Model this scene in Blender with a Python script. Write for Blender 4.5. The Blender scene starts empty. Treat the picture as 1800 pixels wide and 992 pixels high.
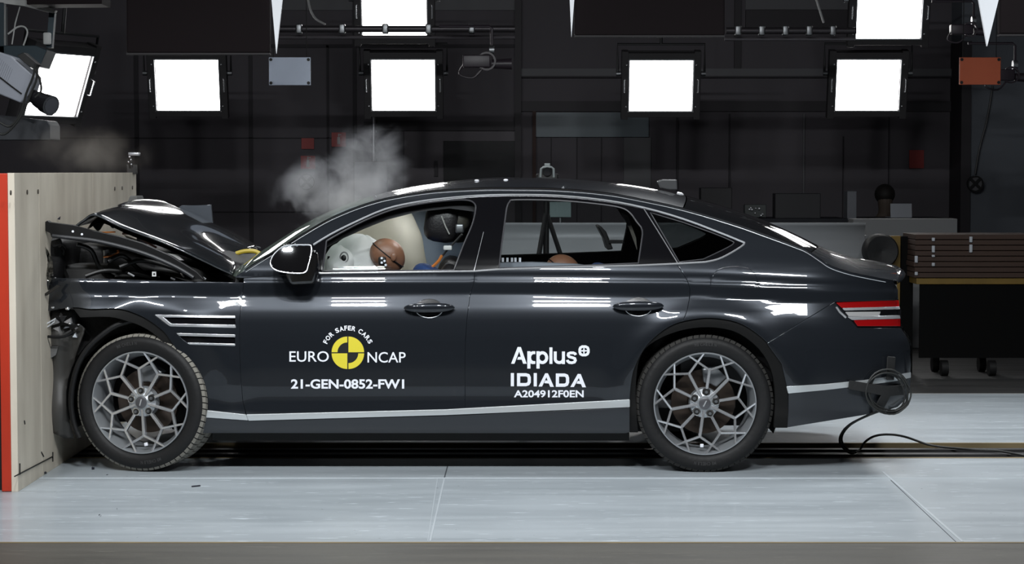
import bpy, bmesh, math, random
import numpy as np
from mathutils import Vector, Matrix, Euler
from mathutils.geometry import delaunay_2d_cdt
random.seed(7); RS = np.random.RandomState(7)
scene = bpy.context.scene
COL = scene.collection
# ------------------------------------------------------------------ camera
F_PX, D0, H0 = 3677.0, 10.6, 1.536
PITCH = math.atan(194.0/F_PX)
cam_d = bpy.data.cameras.new('camera'); cam = bpy.data.objects.new('camera', cam_d); COL.objects.link(cam)
cam.location = (0, -D0, H0); cam.rotation_euler = (math.pi/2-PITCH, 0, 0)
cam_d.sensor_width = 36; cam_d.lens = F_PX/1800*36; cam_d.clip_end = 200
scene.camera = cam
# ------------------------------------------------------------------ world, exposure
w = bpy.data.worlds.new('hall_air'); scene.world = w; w.use_nodes = True
w.node_tree.nodes['Background'].inputs[0].default_value = (0.93, 0.9, 1.0, 1)
w.node_tree.nodes['Background'].inputs[1].default_value = 0.010
vs = scene.view_settings
vs.view_transform = 'Standard'; vs.look = 'None'; vs.gamma = 1; vs.exposure = 0.0; vs.use_curve_mapping = False
scene.cycles.volume_step_rate = 2.0
scene.cycles.max_bounces = 8; scene.cycles.transparent_max_bounces = 24
scene.cycles.sample_clamp_indirect = 6
LAMP_L = 9.0
def area(name, loc, target, sx, sy, power, spread=180, col=(1, 1, 1)):
    l = bpy.data.lights.new(name, 'AREA'); l.shape = 'RECTANGLE'; l.size = sx; l.size_y = sy
    l.energy = power; l.color = col; l.spread = math.radians(spread)
    o = bpy.data.objects.new(name, l); COL.objects.link(o); o.location = loc
    d = Vector(target)-Vector(loc); o.rotation_euler = d.to_track_quat('-Z', 'Y').to_euler()
    return o
# floodlight banks of the rig above and in front of the car (out of frame); (x, y, z, w, h, watts)
for (lx, ly, lz, sx, sy, pw, tx, ty, tz) in [
        (-3.05, -4.4, 4.2, .50, .14, 34, -1.8, .4, .5), (-2.12, -4.4, 4.2, .10, .10, 10, -1.4, .4, .5), (-1.2, -4.4, 4.2, .40, .075, 32, -1.0, .4, .5),
        (-1.2, -4.4, 5.15, .34, .06, 14, -1.0, .4, .5), (.49, -4.4, 4.2, .60, .075, 36, .4, .4, .5), (.49, -4.4, 5.15, .56, .06, 16, .4, .4, .5),
        (2.25, -4.4, 4.2, .50, .40, 34, 1.5, .4, .5),
        (-2.3, .6, 4.4, .7, .5, 20, -2.1, .9, 0), (-1.1, 1.0, 4.6, .5, .4, 8, -.9, .9, 0),
        (2.1, .6, 4.4, .7, .5, 22, 2.2, .9, 0), (-1.3, 4.6, 4.9, .7, .5, 26, -1.0, 1.6, 0),
        (1.7, 4.6, 4.9, .7, .5, 26, 2.0, 1.6, 0), (4.0, 2.4, 4.3, .7, .5, 44, 3.2, 1.0, 0)]:
    area('rig_floodlight', (lx, ly, lz), (tx, ty, tz), sx, sy, pw, 105, (.95, .98, 1.0))

# unseen fill lights added under the roof to brighten airbags and dummies
area('cabin_fill', (-.42, .95, 1.43), (-.85, .9, .9), .16, .3, 2.2, 150)
area('cabin_fill', (-.40, .50, 1.43), (-.80, .55, .95), .10, .10, 1.2, 150)

# ------------------------------------------------------------------ projection helpers (design aid: photo px -> world at depth Y)
def Pn(u, v, Y):
    u = np.asarray(u, float); v = np.asarray(v, float); Y = np.asarray(Y, float)
    a = (u-900)/F_PX; b = (496-v)/F_PX
    dy = math.cos(PITCH)+b*math.sin(PITCH); dz = -math.sin(PITCH)+b*math.cos(PITCH)
    t = (Y+D0)/dy
    return a*t, Y+0*t, H0+dz*t
def P(u, v, Y=0.0):
    x, y, z = Pn(u, v, Y); return Vector((float(x), float(y), float(z)))
def G(u, v):      # floor point
    b = (496-v)/F_PX; a = (u-900)/F_PX
    dy = math.cos(PITCH)+b*math.sin(PITCH); dz = -math.sin(PITCH)+b*math.cos(PITCH)
    t = -H0/dz
    return Vector((a*t, dy*t-D0, 0))

# ------------------------------------------------------------------ materials
MATS = {}
def mat(name, col, rough=.5, metal=0, coat=0, coat_r=.03, spec=.5, emit=None, es=0, alpha=1, trans=0, bump=None, var=None):
    if name in MATS: return MATS[name]
    m = bpy.data.materials.new(name); m.use_nodes = True; nt = m.node_tree; b = nt.nodes['Principled BSDF']
    b.inputs['Base Color'].default_value = (*col, 1); b.inputs['Roughness'].default_value = rough
    b.inputs['Metallic'].default_value = metal; b.inputs['Coat Weight'].default_value = coat
    b.inputs['Coat Roughness'].default_value = coat_r; b.inputs['Specular IOR Level'].default_value = spec
    b.inputs['Alpha'].default_value = alpha; b.inputs['Transmission Weight'].default_value = trans
    if emit: b.inputs['Emission Color'].default_value = (*emit, 1); b.inputs['Emission Strength'].default_value = es
    tc = None
    if var or bump:
        tc = nt.nodes.new('ShaderNodeTexCoord')
    if var:      # (scale, amount, stretch)
        mp = nt.nodes.new('ShaderNodeMapping'); mp.inputs['Scale'].default_value = var[2]
        n = nt.nodes.new('ShaderNodeTexNoise'); n.inputs['Scale'].default_value = var[0]; n.inputs['Detail'].default_value = 6
        nt.links.new(tc.outputs['Object'], mp.inputs[0]); nt.links.new(mp.outputs[0], n.inputs['Vector'])
        mx = nt.nodes.new('ShaderNodeMix'); mx.data_type = 'RGBA'
        mx.inputs[6].default_value = (*[c*(1-var[1]) for c in col], 1); mx.inputs[7].default_value = (*[min(1, c*(1+var[1])) for c in col], 1)
        nt.links.new(n.outputs[0], mx.inputs[0]); nt.links.new(mx.outputs[2], b.inputs['Base Color'])
    if bump:
        n = nt.nodes.new('ShaderNodeTexNoise'); n.inputs['Scale'].default_value = bump[0]; n.inputs['Detail'].default_value = 5
        nt.links.new(tc.outputs['Object'], n.inputs['Vector'])
        bp = nt.nodes.new('ShaderNodeBump'); bp.inputs['Strength'].default_value = bump[1]; bp.inputs['Distance'].default_value = .01
        nt.links.new(n.outputs[0], bp.inputs['Height']); nt.links.new(bp.outputs[0], b.inputs['Normal'])
    MATS[name] = m; return m
def glass(name, tint, refl=1.0):
    if name in MATS: return MATS[name]
    m = bpy.data.materials.new(name); m.use_nodes = True; nt = m.node_tree
    for n in list(nt.nodes):
        if n.type != 'OUTPUT_MATERIAL': nt.nodes.remove(n)
    out = [n for n in nt.nodes if n.type == 'OUTPUT_MATERIAL'][0]
    t = nt.nodes.new('ShaderNodeBsdfTransparent'); t.inputs[0].default_value = (*tint, 1)
    g = nt.nodes.new('ShaderNodeBsdfGlossy'); g.inputs['Roughness'].default_value = .02; g.inputs[0].default_value = (refl, refl, refl, 1)
    fr = nt.nodes.new('ShaderNodeFresnel'); fr.inputs[0].default_value = 1.5
    mx = nt.nodes.new('ShaderNodeMixShader')
    nt.links.new(fr.outputs[0], mx.inputs[0]); nt.links.new(t.outputs[0], mx.inputs[1]); nt.links.new(g.outputs[0], mx.inputs[2])
    nt.links.new(mx.outputs[0], out.inputs[0]); MATS[name] = m; return m
def cloth(name, col, tr):
    m = mat(name, col, .8, bump=(8, .3)); nt = m.node_tree; out = [n for n in nt.nodes if n.type == 'OUTPUT_MATERIAL'][0]
    t = nt.nodes.new('ShaderNodeBsdfTranslucent'); t.inputs[0].default_value = (*col, 1); mx = nt.nodes.new('ShaderNodeMixShader'); mx.inputs[0].default_value = tr
    nt.links.new(nt.nodes['Principled BSDF'].outputs[0], mx.inputs[1]); nt.links.new(t.outputs[0], mx.inputs[2]); nt.links.new(mx.outputs[0], out.inputs[0]); return m
def dusty(m, col, f):
    nt = m.node_tree; out = [n for n in nt.nodes if n.type == 'OUTPUT_MATERIAL'][0]; src = out.inputs[0].links[0].from_socket
    d = nt.nodes.new('ShaderNodeBsdfDiffuse'); d.inputs[0].default_value = (*col, 1); mx = nt.nodes.new('ShaderNodeMixShader'); mx.inputs[0].default_value = f
    nt.links.new(src, mx.inputs[1]); nt.links.new(d.outputs[0], mx.inputs[2]); nt.links.new(mx.outputs[0], out.inputs[0]); return m
def emis(name, col, s):
    m = bpy.data.materials.new(name); m.use_nodes = True; nt = m.node_tree
    b = nt.nodes['Principled BSDF']; b.inputs['Base Color'].default_value = (.8, .8, .8, 1)
    b.inputs['Emission Color'].default_value = (*col, 1); b.inputs['Emission Strength'].default_value = s
    MATS[name] = m; return m
PAINT = mat('dark_grey_paint', (.017, .020, .025), .27, .38, 1, .02, .15)
BLACK = mat('gloss_black', (.004, .004, .005), .12, 0, 1, .02)
PLAST = mat('black_plastic', (.0055, .0055, .006), .5, spec=.3, bump=(60, .15))
DARKP = mat('charcoal_plastic', (.028, .028, .029), .55, bump=(30, .2))
CHROME = mat('satin_chrome', (.80, .82, .85), .25, .75)
BRUSH = mat('bright_trim', (.58, .61, .62), .3, .5, bump=(14, .25))
STEEL = mat('dull_steel', (.25, .26, .27), .38, .9)
RIMM = mat('machined_alloy', (.78, .79, .81), .22, .85)
RIMD = mat('barrel_alloy', (.36, .38, .40), .36, .6)
RUBBER = mat('rubber', (.0065, .0065, .007), .6, spec=.35, bump=(40, .2))
TREAD = mat('worn_tread', (.022, .021, .019), .8, bump=(80, .3))
BRAKE = mat('rusty_brake_disc', (.032, .022, .016), .42, .5)
WHITEP = mat('decal_white', (.80, .82, .88), .5)
YELLOWP = mat('decal_yellow', (.68, .58, .035), .5)
BLACKP = mat('decal_black', (.006, .006, .006), .5)
GLASS_S = glass('side_glass', (.92, .94, .94)); GLASS_D = glass('tinted_glass', (.35, .37, .37)); GLASS_W = dusty(glass('screen_glass', (.74, .82, .76)), (.34, .42, .36), .10)
MIRROR = mat('mirror_glass', (.80, .82, .84), .02, 1)
SKIN_D = mat('dummy_vinyl', (.20, .095, .055), .45, bump=(50, .15))
BLUEC = mat('dummy_blue_cloth', (.02, .05, .16), .7)
AIRB = cloth('airbag_fabric', (.90, .91, .90), .5)
AIRC = cloth('cream_airbag_fabric', (.95, .92, .82), .78)
LEATHER = mat('black_leather', (.012, .011, .012), .42, bump=(90, .2))
INTER = mat('cabin_plastic', (.014, .014, .016), .6)
CREAM = mat('pillar_cloth', (.22, .21, .18), .85)
REDL = mat('tail_red', (.26, .003, .004), .2, 0, 1, .03)
CLEARL = mat('tail_clear', (.45, .45, .45), .2, .3, 1)
COPPER = mat('copper_pipe', (.45, .16, .06), .3, 1)
YEL = mat('yellow_paint', (.16, .095, .01), .6, var=(6, .4, (1, 1, 1)))
CABLE = mat('cable_black', (.02, .021, .02), .55)
TAPE = mat('black_tape', (.012, .012, .012), .7, bump=(25, .4))
ORANGEW = mat('orange_wire', (.5, .16, .03), .5)

# ------------------------------------------------------------------ object helpers
def tag(o, label=None, cat=None, group=None, kind=None):
    if label: o['label'] = label
    if cat: o['category'] = cat
    if group: o['group'] = group
    if kind: o['kind'] = kind
    return o
def wm(o):
    M = o.matrix_basis.copy()
    if o.parent: return wm(o.parent) @ o.matrix_parent_inverse @ M
    return M
def setpar(o, p):
    if p is not None:
        o.parent = p; o.matrix_parent_inverse = wm(p).inverted()
def empty(name, loc=(0, 0, 0), parent=None):
    o = bpy.data.objects.new(name, None); COL.objects.link(o); o.location = loc; o.empty_display_size = .1
    if parent:
        setpar(o, parent); 
    return o
def copy_tree(o, parent=None):
    c = o.copy(); COL.objects.link(c)
    if parent is not None: c.parent = parent
    for ch in [k for k in o.children]:
        copy_tree(ch, c)
    return c
class MB:
    def __init__(s): s.v = []; s.f = []
    def add(s, vs, fs):
        n = len(s.v); s.v += [tuple(map(float, p)) for p in vs]; s.f += [tuple(i+n for i in f) for f in fs]; return s
    def box(s, c, d, rot=None):
        c = Vector(c); hx, hy, hz = d[0]/2, d[1]/2, d[2]/2
        R = Euler(rot).to_matrix() if rot else Matrix.Identity(3)
        ps = [c+R@Vector((x*hx, y*hy, z*hz)) for x in (-1, 1) for y in (-1, 1) for z in (-1, 1)]
        return s.add(ps, [(0, 1, 3, 2), (4, 6, 7, 5), (0, 4, 5, 1), (2, 3, 7, 6), (0, 2, 6, 4), (1, 5, 7, 3)])
    def rbox(s, c, d, r, rot=None, n=3):
        bm = bmesh.new(); bmesh.ops.create_cube(bm, size=1)
        for v in bm.verts: v.co = Vector((v.co.x*d[0], v.co.y*d[1], v.co.z*d[2]))
        bmesh.ops.bevel(bm, geom=bm.edges[:]+bm.verts[:], offset=r, segments=n, affect='EDGES', profile=.5, clamp_overlap=True)
        R = Euler(rot).to_matrix() if rot else Matrix.Identity(3)
        bm.verts.ensure_lookup_table()
        vs_ = [Vector(c)+R@v.co for v in bm.verts]; fs = [tuple(v.index for v in f.verts) for f in bm.faces]
        bm.free(); return s.add(vs_, fs)
    def cyl(s, a, b, r, r2=None, n=20, cap=True):
        a = Vector(a); b = Vector(b); r2 = r if r2 is None else r2; d = (b-a).normalized()
        x = d.orthogonal().normalized(); y = d.cross(x)
        vs_ = []
        for k in range(n):
            t = 2*math.pi*k/n; q = x*math.cos(t)+y*math.sin(t); vs_ += [a+q*r, b+q*r2]
        fs = [(2*k, 2*((k+1) % n), 2*((k+1) % n)+1, 2*k+1) for k in range(n)]
        if cap: fs += [tuple(2*k for k in range(n))[::-1], tuple(2*k+1 for k in range(n))]
        return s.add(vs_, fs)
    def tube(s, pts, r, n=8, closed=False, smooth_=0):
        pts = [Vector(p) for p in pts]
        if smooth_: pts = catmull(pts, smooth_, closed)
        m = len(pts); vs_ = []; prev = None
        for i, p in enumerate(pts):
            if closed: d = (pts[(i+1) % m]-pts[i-1]).normalized()
            else: d = (pts[min(i+1, m-1)]-pts[max(i-1, 0)]).normalized()
            if prev is None: x = d.orthogonal().normalized()
            else:
                x = (prev-d*prev.dot(d)); x = x.normalized() if x.length > 1e-6 else d.orthogonal().normalized()
            prev = x; y = d.cross(x)
            rr = r[i*len(r)//m] if isinstance(r, (list, tuple)) else r
            vs_ += [p+(x*math.cos(2*math.pi*k/n)+y*math.sin(2*math.pi*k/n))*rr for k in range(n)]
        fs = []
        for i in range(m if closed else m-1):
            for k in range(n):
                a = i*n+k; b = i*n+(k+1) % n; c = ((i+1) % m)*n+(k+1) % n; e = ((i+1) % m)*n+k
                fs.append((a, b, c, e))
        if not closed: fs += [tuple(range(n))[::-1], tuple((m-1)*n+k for k in range(n))]
        return s.add(vs_, fs)
    def lathe(s, prof, n=64, c=(0, 0, 0), closed=False):   # prof [(r, y)] about the Y axis
        m = len(prof); vs_ = []
        for k in range(n):
            t = 2*math.pi*k/n
            for r, y in prof: vs_.append((c[0]+r*math.sin(t), c[1]+y, c[2]+r*math.cos(t)))
        fs = []
        for k in range(n):
            for i in range(m if closed else m-1):
                a = k*m+i; b = k*m+(i+1) % m; c2 = ((k+1) % n)*m+(i+1) % m; d = ((k+1) % n)*m+i
                fs.append((a, d, c2, b))
        return s.add(vs_, fs)
    def prism(s, pts, vec, tri=True):     # closed outline extruded by vec
        pts = [Vector(p) for p in pts]; vec = Vector(vec); n = len(pts)
        bm = bmesh.new(); a = [bm.verts.new(p) for p in pts]
        f = bm.faces.new(a); bmesh.ops.triangulate(bm, faces=[f]); bm.verts.index_update()
        tf = [tuple(v.index for v in g.verts) for g in bm.faces]; bm.free()
        vs_ = pts+[p+vec for p in pts]
        fs = tf+[tuple(i+n for i in reversed(t)) for t in tf]+[(i, i+n, (i+1) % n+n, (i+1) % n) for i in range(n)]
        return s.add(vs_, fs)
    def sphere(s, c, r, n=12, m=16, sc=(1, 1, 1)):
        vs_ = []
        for i in range(n+1):
            th = math.pi*i/n
            for k in range(m):
                ph = 2*math.pi*k/m
                vs_.append((c[0]+r*sc[0]*math.sin(th)*math.cos(ph), c[1]+r*sc[1]*math.sin(th)*math.sin(ph), c[2]+r*sc[2]*math.cos(th)))
        fs = [(i*m+k, (i+1)*m+k, (i+1)*m+(k+1) % m, i*m+(k+1) % m) for i in range(n) for k in range(m)]
        return s.add(vs_, fs)
    def grid(s, rows):
        m = len(rows[0]); vs_ = [p for r in rows for p in r]
        fs = [(i*m+k, (i+1)*m+k, (i+1)*m+k+1, i*m+k+1) for i in range(len(rows)-1) for k in range(m-1)]
        return s.add(vs_, fs)
    def build(s, name, material, parent=None, smooth=40, bevel=0, solid=0, merge=False):
        me = bpy.data.meshes.new(name)
        vv = s.v; off = Vector((0, 0, 0))
        if parent is None and vv:
            A = np.array(vv); off = Vector(((A[:, 0].min()+A[:, 0].max())/2, (A[:, 1].min()+A[:, 1].max())/2, A[:, 2].min()))
            vv = [(p[0]-off.x, p[1]-off.y, p[2]-off.z) for p in vv]
        me.from_pydata(vv, [], s.f)
        bm = bmesh.new(); bm.from_mesh(me)
        if merge: bmesh.ops.remove_doubles(bm, verts=bm.verts, dist=1e-4)
        bmesh.ops.recalc_face_normals(bm, faces=bm.faces)
        bm.to_mesh(me); bm.free()
        me.materials.append(material)
        if smooth:
            me.shade_smooth(); me.set_sharp_from_angle(angle=math.radians(smooth))
        o = bpy.data.objects.new(name, me); COL.objects.link(o); o.location = off
        setpar(o, parent)
        if parent is not None and parent.parent is None and False: pass
        if solid:
            md = o.modifiers.new('thick', 'SOLIDIFY'); md.thickness = solid; md.offset = 0
        if bevel:
            md = o.modifiers.new('bevel', 'BEVEL'); md.width = bevel; md.segments = 2; md.limit_method = 'ANGLE'; md.angle_limit = math.radians(40)
        return o
def catmull(p, k=6, closed=False):
    out = []; n = len(p); p = [Vector(q) for q in p]
    rng = range(n if closed else n-1)
    for i in rng:
        if closed: a, b, c, d = p[i-1], p[i], p[(i+1) % n], p[(i+2) % n]
        else: a, b, c, d = p[max(i-1, 0)], p[i], p[i+1], p[min(i+2, n-1)]
        for j in range(k):
            t = j/k
            out.append(.5*((2*b)+(c-a)*t+(2*a-5*b+4*c-d)*t*t+(3*b-a-3*c+d)*t**3))
    if not closed: out.append(p[-1])
    return out

# ------------------------------------------------------------------ the setting
def brickless_wall(name, col, amt, sc, rough=.7, stretch=(1, 1, 1)):
    return mat(name, col, rough, var=(sc, amt, stretch))
def floor_mat(name, base, dark, rough, streak=True, scale=1.0, coat=0.0):
    m = bpy.data.materials.new(name); m.use_nodes = True; nt = m.node_tree; b = nt.nodes['Principled BSDF']; L = nt.links.new
    tc = nt.nodes.new('ShaderNodeTexCoord')
    def noise(scale_, st, det=6):
        mp = nt.nodes.new('ShaderNodeMapping'); mp.inputs['Scale'].default_value = st
        n = nt.nodes.new('ShaderNodeTexNoise'); n.inputs['Scale'].default_value = scale_; n.inputs['Detail'].default_value = det
        L(tc.outputs['Object'], mp.inputs[0]); L(mp.outputs[0], n.inputs['Vector']); return n
    def ramp(src, a, bb, ca, cb):
        r = nt.nodes.new('ShaderNodeValToRGB'); r.color_ramp.elements[0].position = a; r.color_ramp.elements[1].position = bb
        r.color_ramp.elements[0].color = (*ca, 1); r.color_ramp.elements[1].color = (*cb, 1); L(src, r.inputs[0]); return r
    def mix(f, a, bb, mode='MIX'):
        x = nt.nodes.new('ShaderNodeMix'); x.data_type = 'RGBA'; x.blend_type = mode
        if isinstance(f, float): x.inputs[0].default_value = f
        else: L(f, x.inputs[0])
        L(a, x.inputs[6]); L(bb, x.inputs[7]); return x
    n1 = noise(1.1*scale, (1, 1, 1)); n2 = noise(3.0*scale, (.35, 3.5, 1), 8); n3 = noise(26, (.25, 3, 1), 4)
    c1 = ramp(n1.outputs[0], .3, .7, dark, base); c2 = ramp(n2.outputs[0], .35, .7, dark, base)
    mm = mix(.5, c1.outputs[0], c2.outputs[0])
    sp = ramp(n3.outputs[0], .67, .70, (0, 0, 0), (1, 1, 1))
    wv = nt.nodes.new('ShaderNodeRGB'); wv.outputs[0].default_value = (*[min(1, c*1.7) for c in base], 1)
    m2 = mix(sp.outputs[0], mm.outputs[2], wv.outputs[0])
    n4 = noise(48, (1, 1, 1), 3); dk = ramp(n4.outputs[0], .23, .27, (1, 1, 1), (0, 0, 0))
    bl = nt.nodes.new('ShaderNodeRGB'); bl.outputs[0].default_value = (*[c*.25 for c in dark], 1)
    m3 = mix(dk.outputs[0], m2.outputs[2], bl.outputs[0])
    L(m3.outputs[2], b.inputs['Base Color'])
    rr = ramp(n2.outputs[0], .2, .8, (rough*.8,)*3, (min(1, rough*1.3),)*3); L(rr.outputs[0], b.inputs['Roughness'])
    b.inputs['Coat Weight'].default_value = coat; b.inputs['Coat Roughness'].default_value = .12
    bp = nt.nodes.new('ShaderNodeBump'); bp.inputs['Strength'].default_value = .12; bp.inputs['Distance'].default_value = .01
    L(n2.outputs[0], bp.inputs['Height']); L(bp.outputs[0], b.inputs['Normal'])
    return m
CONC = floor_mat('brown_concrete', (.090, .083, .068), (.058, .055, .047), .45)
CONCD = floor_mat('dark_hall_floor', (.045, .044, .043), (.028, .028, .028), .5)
PAINTF = floor_mat('white_floor_paint', (.42, .465, .50), (.33, .37, .40), .42, coat=.25)
def struct(mb, name, m, **k):
    o = mb.build(name, m, None, **k); o['kind'] = 'structure'; return o
yn = G(900, 954).y; yf = G(900, 693).y
# the hall floor is laid in strips so that the painted strip and rail channel are recessed into it
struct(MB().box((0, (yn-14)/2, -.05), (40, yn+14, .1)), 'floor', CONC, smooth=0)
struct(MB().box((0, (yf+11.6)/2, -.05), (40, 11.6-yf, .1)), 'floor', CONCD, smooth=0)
ycr = .93; y1, y2 = G(1500, 806).y, G(1500, 779).y
struct(MB().box((0, (yn+y1)/2, -.05), (40, y1-yn, .1)), 'floor', PAINTF, smooth=0)
struct(MB().box((0, (yf+y2)/2, -.05), (40, yf-y2, .1)), 'floor', PAINTF, smooth=0)
# rail channel along the car's centre line
struct(MB().box((0, (y1+y2)/2, -.09), (40, y2-y1, .06)), 'floor', mat('channel_dark', (.01, .01, .01), .6), smooth=0)
ch = MB()
t1 = MB(); t1.box((0, y1+.015, -.018), (40, .03, .04)); struct(t1, 'trim_1', mat('ochre_edge', (.22, .17, .09), .6, var=(3, .5, (1, 1, 1))), smooth=0)
t2 = MB(); t2.box((0, y2-.012, -.018), (40, .024, .04)); struct(t2, 'trim_2', MATS['ochre_edge'], smooth=0)
rw = y2-y1
for k, (fr, wd) in enumerate(((.36, .10), (.66, .08))):
    struct(MB().box((0, y1+rw*fr, -.030), (40, rw*wd*1.2, .05)), 'trim_%d' % (3+k), mat('rail_steel', (.06, .06, .062), .5, .5), smooth=0)
struct(MB().box((0, yn-.008, -.002), (40, .022, .008)), 'trim_5', MATS['ochre_edge'], smooth=0)
struct(MB().box((0, yf+.01, -.002), (40, .03, .008)), 'trim_6', mat('pale_edge', (.35, .36, .36), .6), smooth=0)
# long straight paint edge and joints in the painted strip
yj = G(900, 841).y
struct(MB().box((0, yj, .0012), (40, .010, .0024)), 'trim_7', mat('white_line', (.50, .54, .57), .5), smooth=0)
def joint(u0, v0, u1, v1, name, m, wd=.008):
    a, b = G(u0, v0), G(u1, v1); d = (b-a).normalized(); n = Vector((-d.y, d.x, 0))*wd/2
    struct(MB().prism([a+n, b+n, b-n, a-n], (0, 0, .0016)), name, m, smooth=0)
DKL = mat('joint_dark', (.07, .08, .09), .7)
joint(787, 819, 781, 841, 'trim_8', DKL, .006); joint(781, 842, 756, 952, 'trim_9', mat('joint_pale', (.40, .44, .47), .6), .008)
joint(769, 842, 752, 952, 'trim_10', MATS['joint_pale'], .004)
joint(1552, 830, 1692, 953, 'trim_11', mat('joint_light', (.43, .47, .50), .5), .012); joint(1566, 845, 1680, 953, 'trim_12', DKL, .0028)
YB = 11.0
WALLM = brickless_wall('hall_wall_panels', (.105, .095, .108), .25, 1.5, stretch=(1, 1, .3))
WALLR = brickless_wall('bluish_wall', (.15, .165, .19), .12, 2)
struct(MB().box((0, YB+.1, 3.5), (40, .2, 7)), 'wall_back', WALLM, smooth=0)
a = P(1688, 300, YB-.5)
struct(MB().box(((a.x+20)/2, YB-.25, 3.5), (20-a.x, .5, 7)), 'wall_right', WALLR, smooth=0)
SEAM = mat('wall_seam', (.04, .036, .042), .7); BEAM = mat('dark_beam', (.035, .03, .036), .6); PALE = mat('pale_rail', (.14, .14, .15), .6)
def wall_rect(u0, v0, u1, v1, name, m, dep=.03, Y=YB, kind='structure'):
    p, q = P(u0, v1, Y), P(u1, v0, Y)
    mb = MB().box(((p.x+q.x)/2, Y-dep/2, (p.z+q.z)/2), (abs(q.x-p.x), dep, abs(q.z-p.z)))
    o = mb.build(name, m, None, smooth=0)
    if kind: o['kind'] = kind
    return o
tn = 20
for (u0, v0, u1, v1, m, dp) in [
        (905, 0, 916, 560, BEAM, .12), (440, 78, 905, 84, SEAM, .02), (916, 121, 1686, 134, PALE, .05),
        (640, 214, 905, 230, BEAM, .05), (916, 134, 1686, 137, SEAM, .05), (300, 242, 620, 243.5, SEAM, .02),
        (240, 372, 560, 373.5, SEAM, .02), (0, 242, 300, 243.5, SEAM, .02), (916, 178, 1686, 196, BEAM, .04),
        (936, 196, 942, 420, mat('rust_post', (.06, .03, .025), .7), .08), (1188, 134, 1192, 390, SEAM, .04), (1280, 200, 1284, 390, SEAM, .03),
        (1096, 242, 1144, 392, PALE, .03), (1013, 242, 1015, 390, SEAM, .02), (1056, 242, 1058, 390, SEAM, .02), (968, 242, 969.5, 390, SEAM, .02),
        (1410, 200, 1414, 390, PALE, .03), (1290, 0, 1302, 121, BEAM, .05), (1480, 240, 1482, 390, SEAM, .03), (1560, 200, 1563, 390, SEAM, .03),
        (1666, 78, 1688, 560, BEAM, .55), (576, 80, 578, 560, SEAM, .02), (440, 0, 443, 560, SEAM, .02), (240, 0, 242, 560, SEAM, .02),
        (622, 0, 626, 560, SEAM, .03), (490, 0, 905, 18, PALE, .02), (1310, 0, 1500, 17, PALE, .02), (1310, 18, 1500, 50, BEAM, .05)]:
    wall_rect(u0, v0, u1, v1, 'trim_%d' % tn, m, dp); tn += 1
# door with a dark window, in the back wall
wall_rect(712, 231, 914, 560, 'door_1', mat('door_panel', (.14, .125, .14), .6), .06)
d1 = wall_rect(780, 248, 911, 330, 'window_1', mat('dark_pane', (.01, .01, .012), .15), .08)
wall_rect(764, 283, 770, 310, 'trim_60', BEAM, .10)
wall_rect(942, 198, 1140, 241, 'window_2', mat('blue_grey_pane', (.11, .15, .175), .4), .04)
# ------------------------------------------------------------------ crash barrier
XB = -2.372
bar = empty('crash_barrier', (XB-.3, 1.1, 0)); tag(bar, 'crash barrier block faced with pale plywood, red steel edge, at the left', 'barrier')
pA = P(15, 866, -.6)
def plymat():
    m = bpy.data.materials.new('plywood'); m.use_nodes = True; nt = m.node_tree; b = nt.nodes['Principled BSDF']; L = nt.links.new
    tc = nt.nodes.new('ShaderNodeTexCoord'); mp = nt.nodes.new('ShaderNodeMapping'); mp.inputs['Scale'].default_value = (1, 1.8, .5)
    n = nt.nodes.new('ShaderNodeTexNoise'); n.inputs['Scale'].default_value = 3; n.inputs['Detail'].default_value = 8
    L(tc.outputs['Object'], mp.inputs[0]); L(mp.outputs[0], n.inputs['Vector'])
    r = nt.nodes.new('ShaderNodeValToRGB'); e = r.color_ramp.elements
    e[0].position = .3; e[0].color = (.52, .465, .38, 1); e[1].position = .75; e[1].color = (.74, .68, .57, 1); L(n.outputs[0], r.inputs[0])
    L(r.outputs[0], b.inputs['Base Color']); b.inputs['Roughness'].default_value = .6; return m
PLY = plymat(); YB0, YB1, TOPZ = -.62, 2.62, 1.53
ys = [YB0, YB0+.52, YB0+.52+1.35, YB1]
for k in range(3):
    MB().box((XB-.016, (ys[k]+ys[k+1])/2, TOPZ/2), (.032, ys[k+1]-ys[k]-.004, TOPZ)).build('plywood_sheet', PLY, bar, smooth=0, bevel=.001)
MB().box((XB-.055, (YB0+YB1)/2-.005, TOPZ/2), (.045, YB1-YB0, TOPZ-.004)).build('steel_edge', mat('red_steel', (.50, .035, .012), .45, var=(5, .3, (1, 1, .4))), bar, smooth=0, bevel=.003)
MB().box((XB-.6, (YB0+YB1)/2, TOPZ/2-.02), (1.04, YB1-YB0-.1, TOPZ-.04)).build('block', mat('black_block', (.01, .01, .01), .8), bar, smooth=0)
for (u, v) in ((19, 339), (48, 338), (67, 337), (202, 332), (215, 331), (233, 330)):
    Yw = XB*F_PX/(u-900)-D0; p = P(u, v, Yw); MB().cyl((XB, p.y, p.z), (XB+.004, p.y, p.z), .012, n=10).build('screw', mat('screw_dark', (.04, .03, .02), .5), bar)
# scuff streaks of black paint low on the sheets
def onface(u, v):
    Yw = XB*F_PX/(u-900)-D0
    for _ in range(4):
        p = P(u, v, Yw); 
        Yw += (XB-p.x)/(p.x/(Yw+D0))
    return P(u, v, Yw)
sc_ = MB()
for (u0, v0, u1, v1) in ((25, 838, 92, 803), (34, 815, 34, 835), (92, 795, 92, 812), (72, 795, 76, 803), (42, 740, 43, 746)):
    a, b = onface(u0, v0), onface(u1, v1); a.x = b.x = XB+.002
    sc_.tube([a, b], .0035, 5)
sc_.build('scuff_mark', BLACKP, bar)

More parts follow.
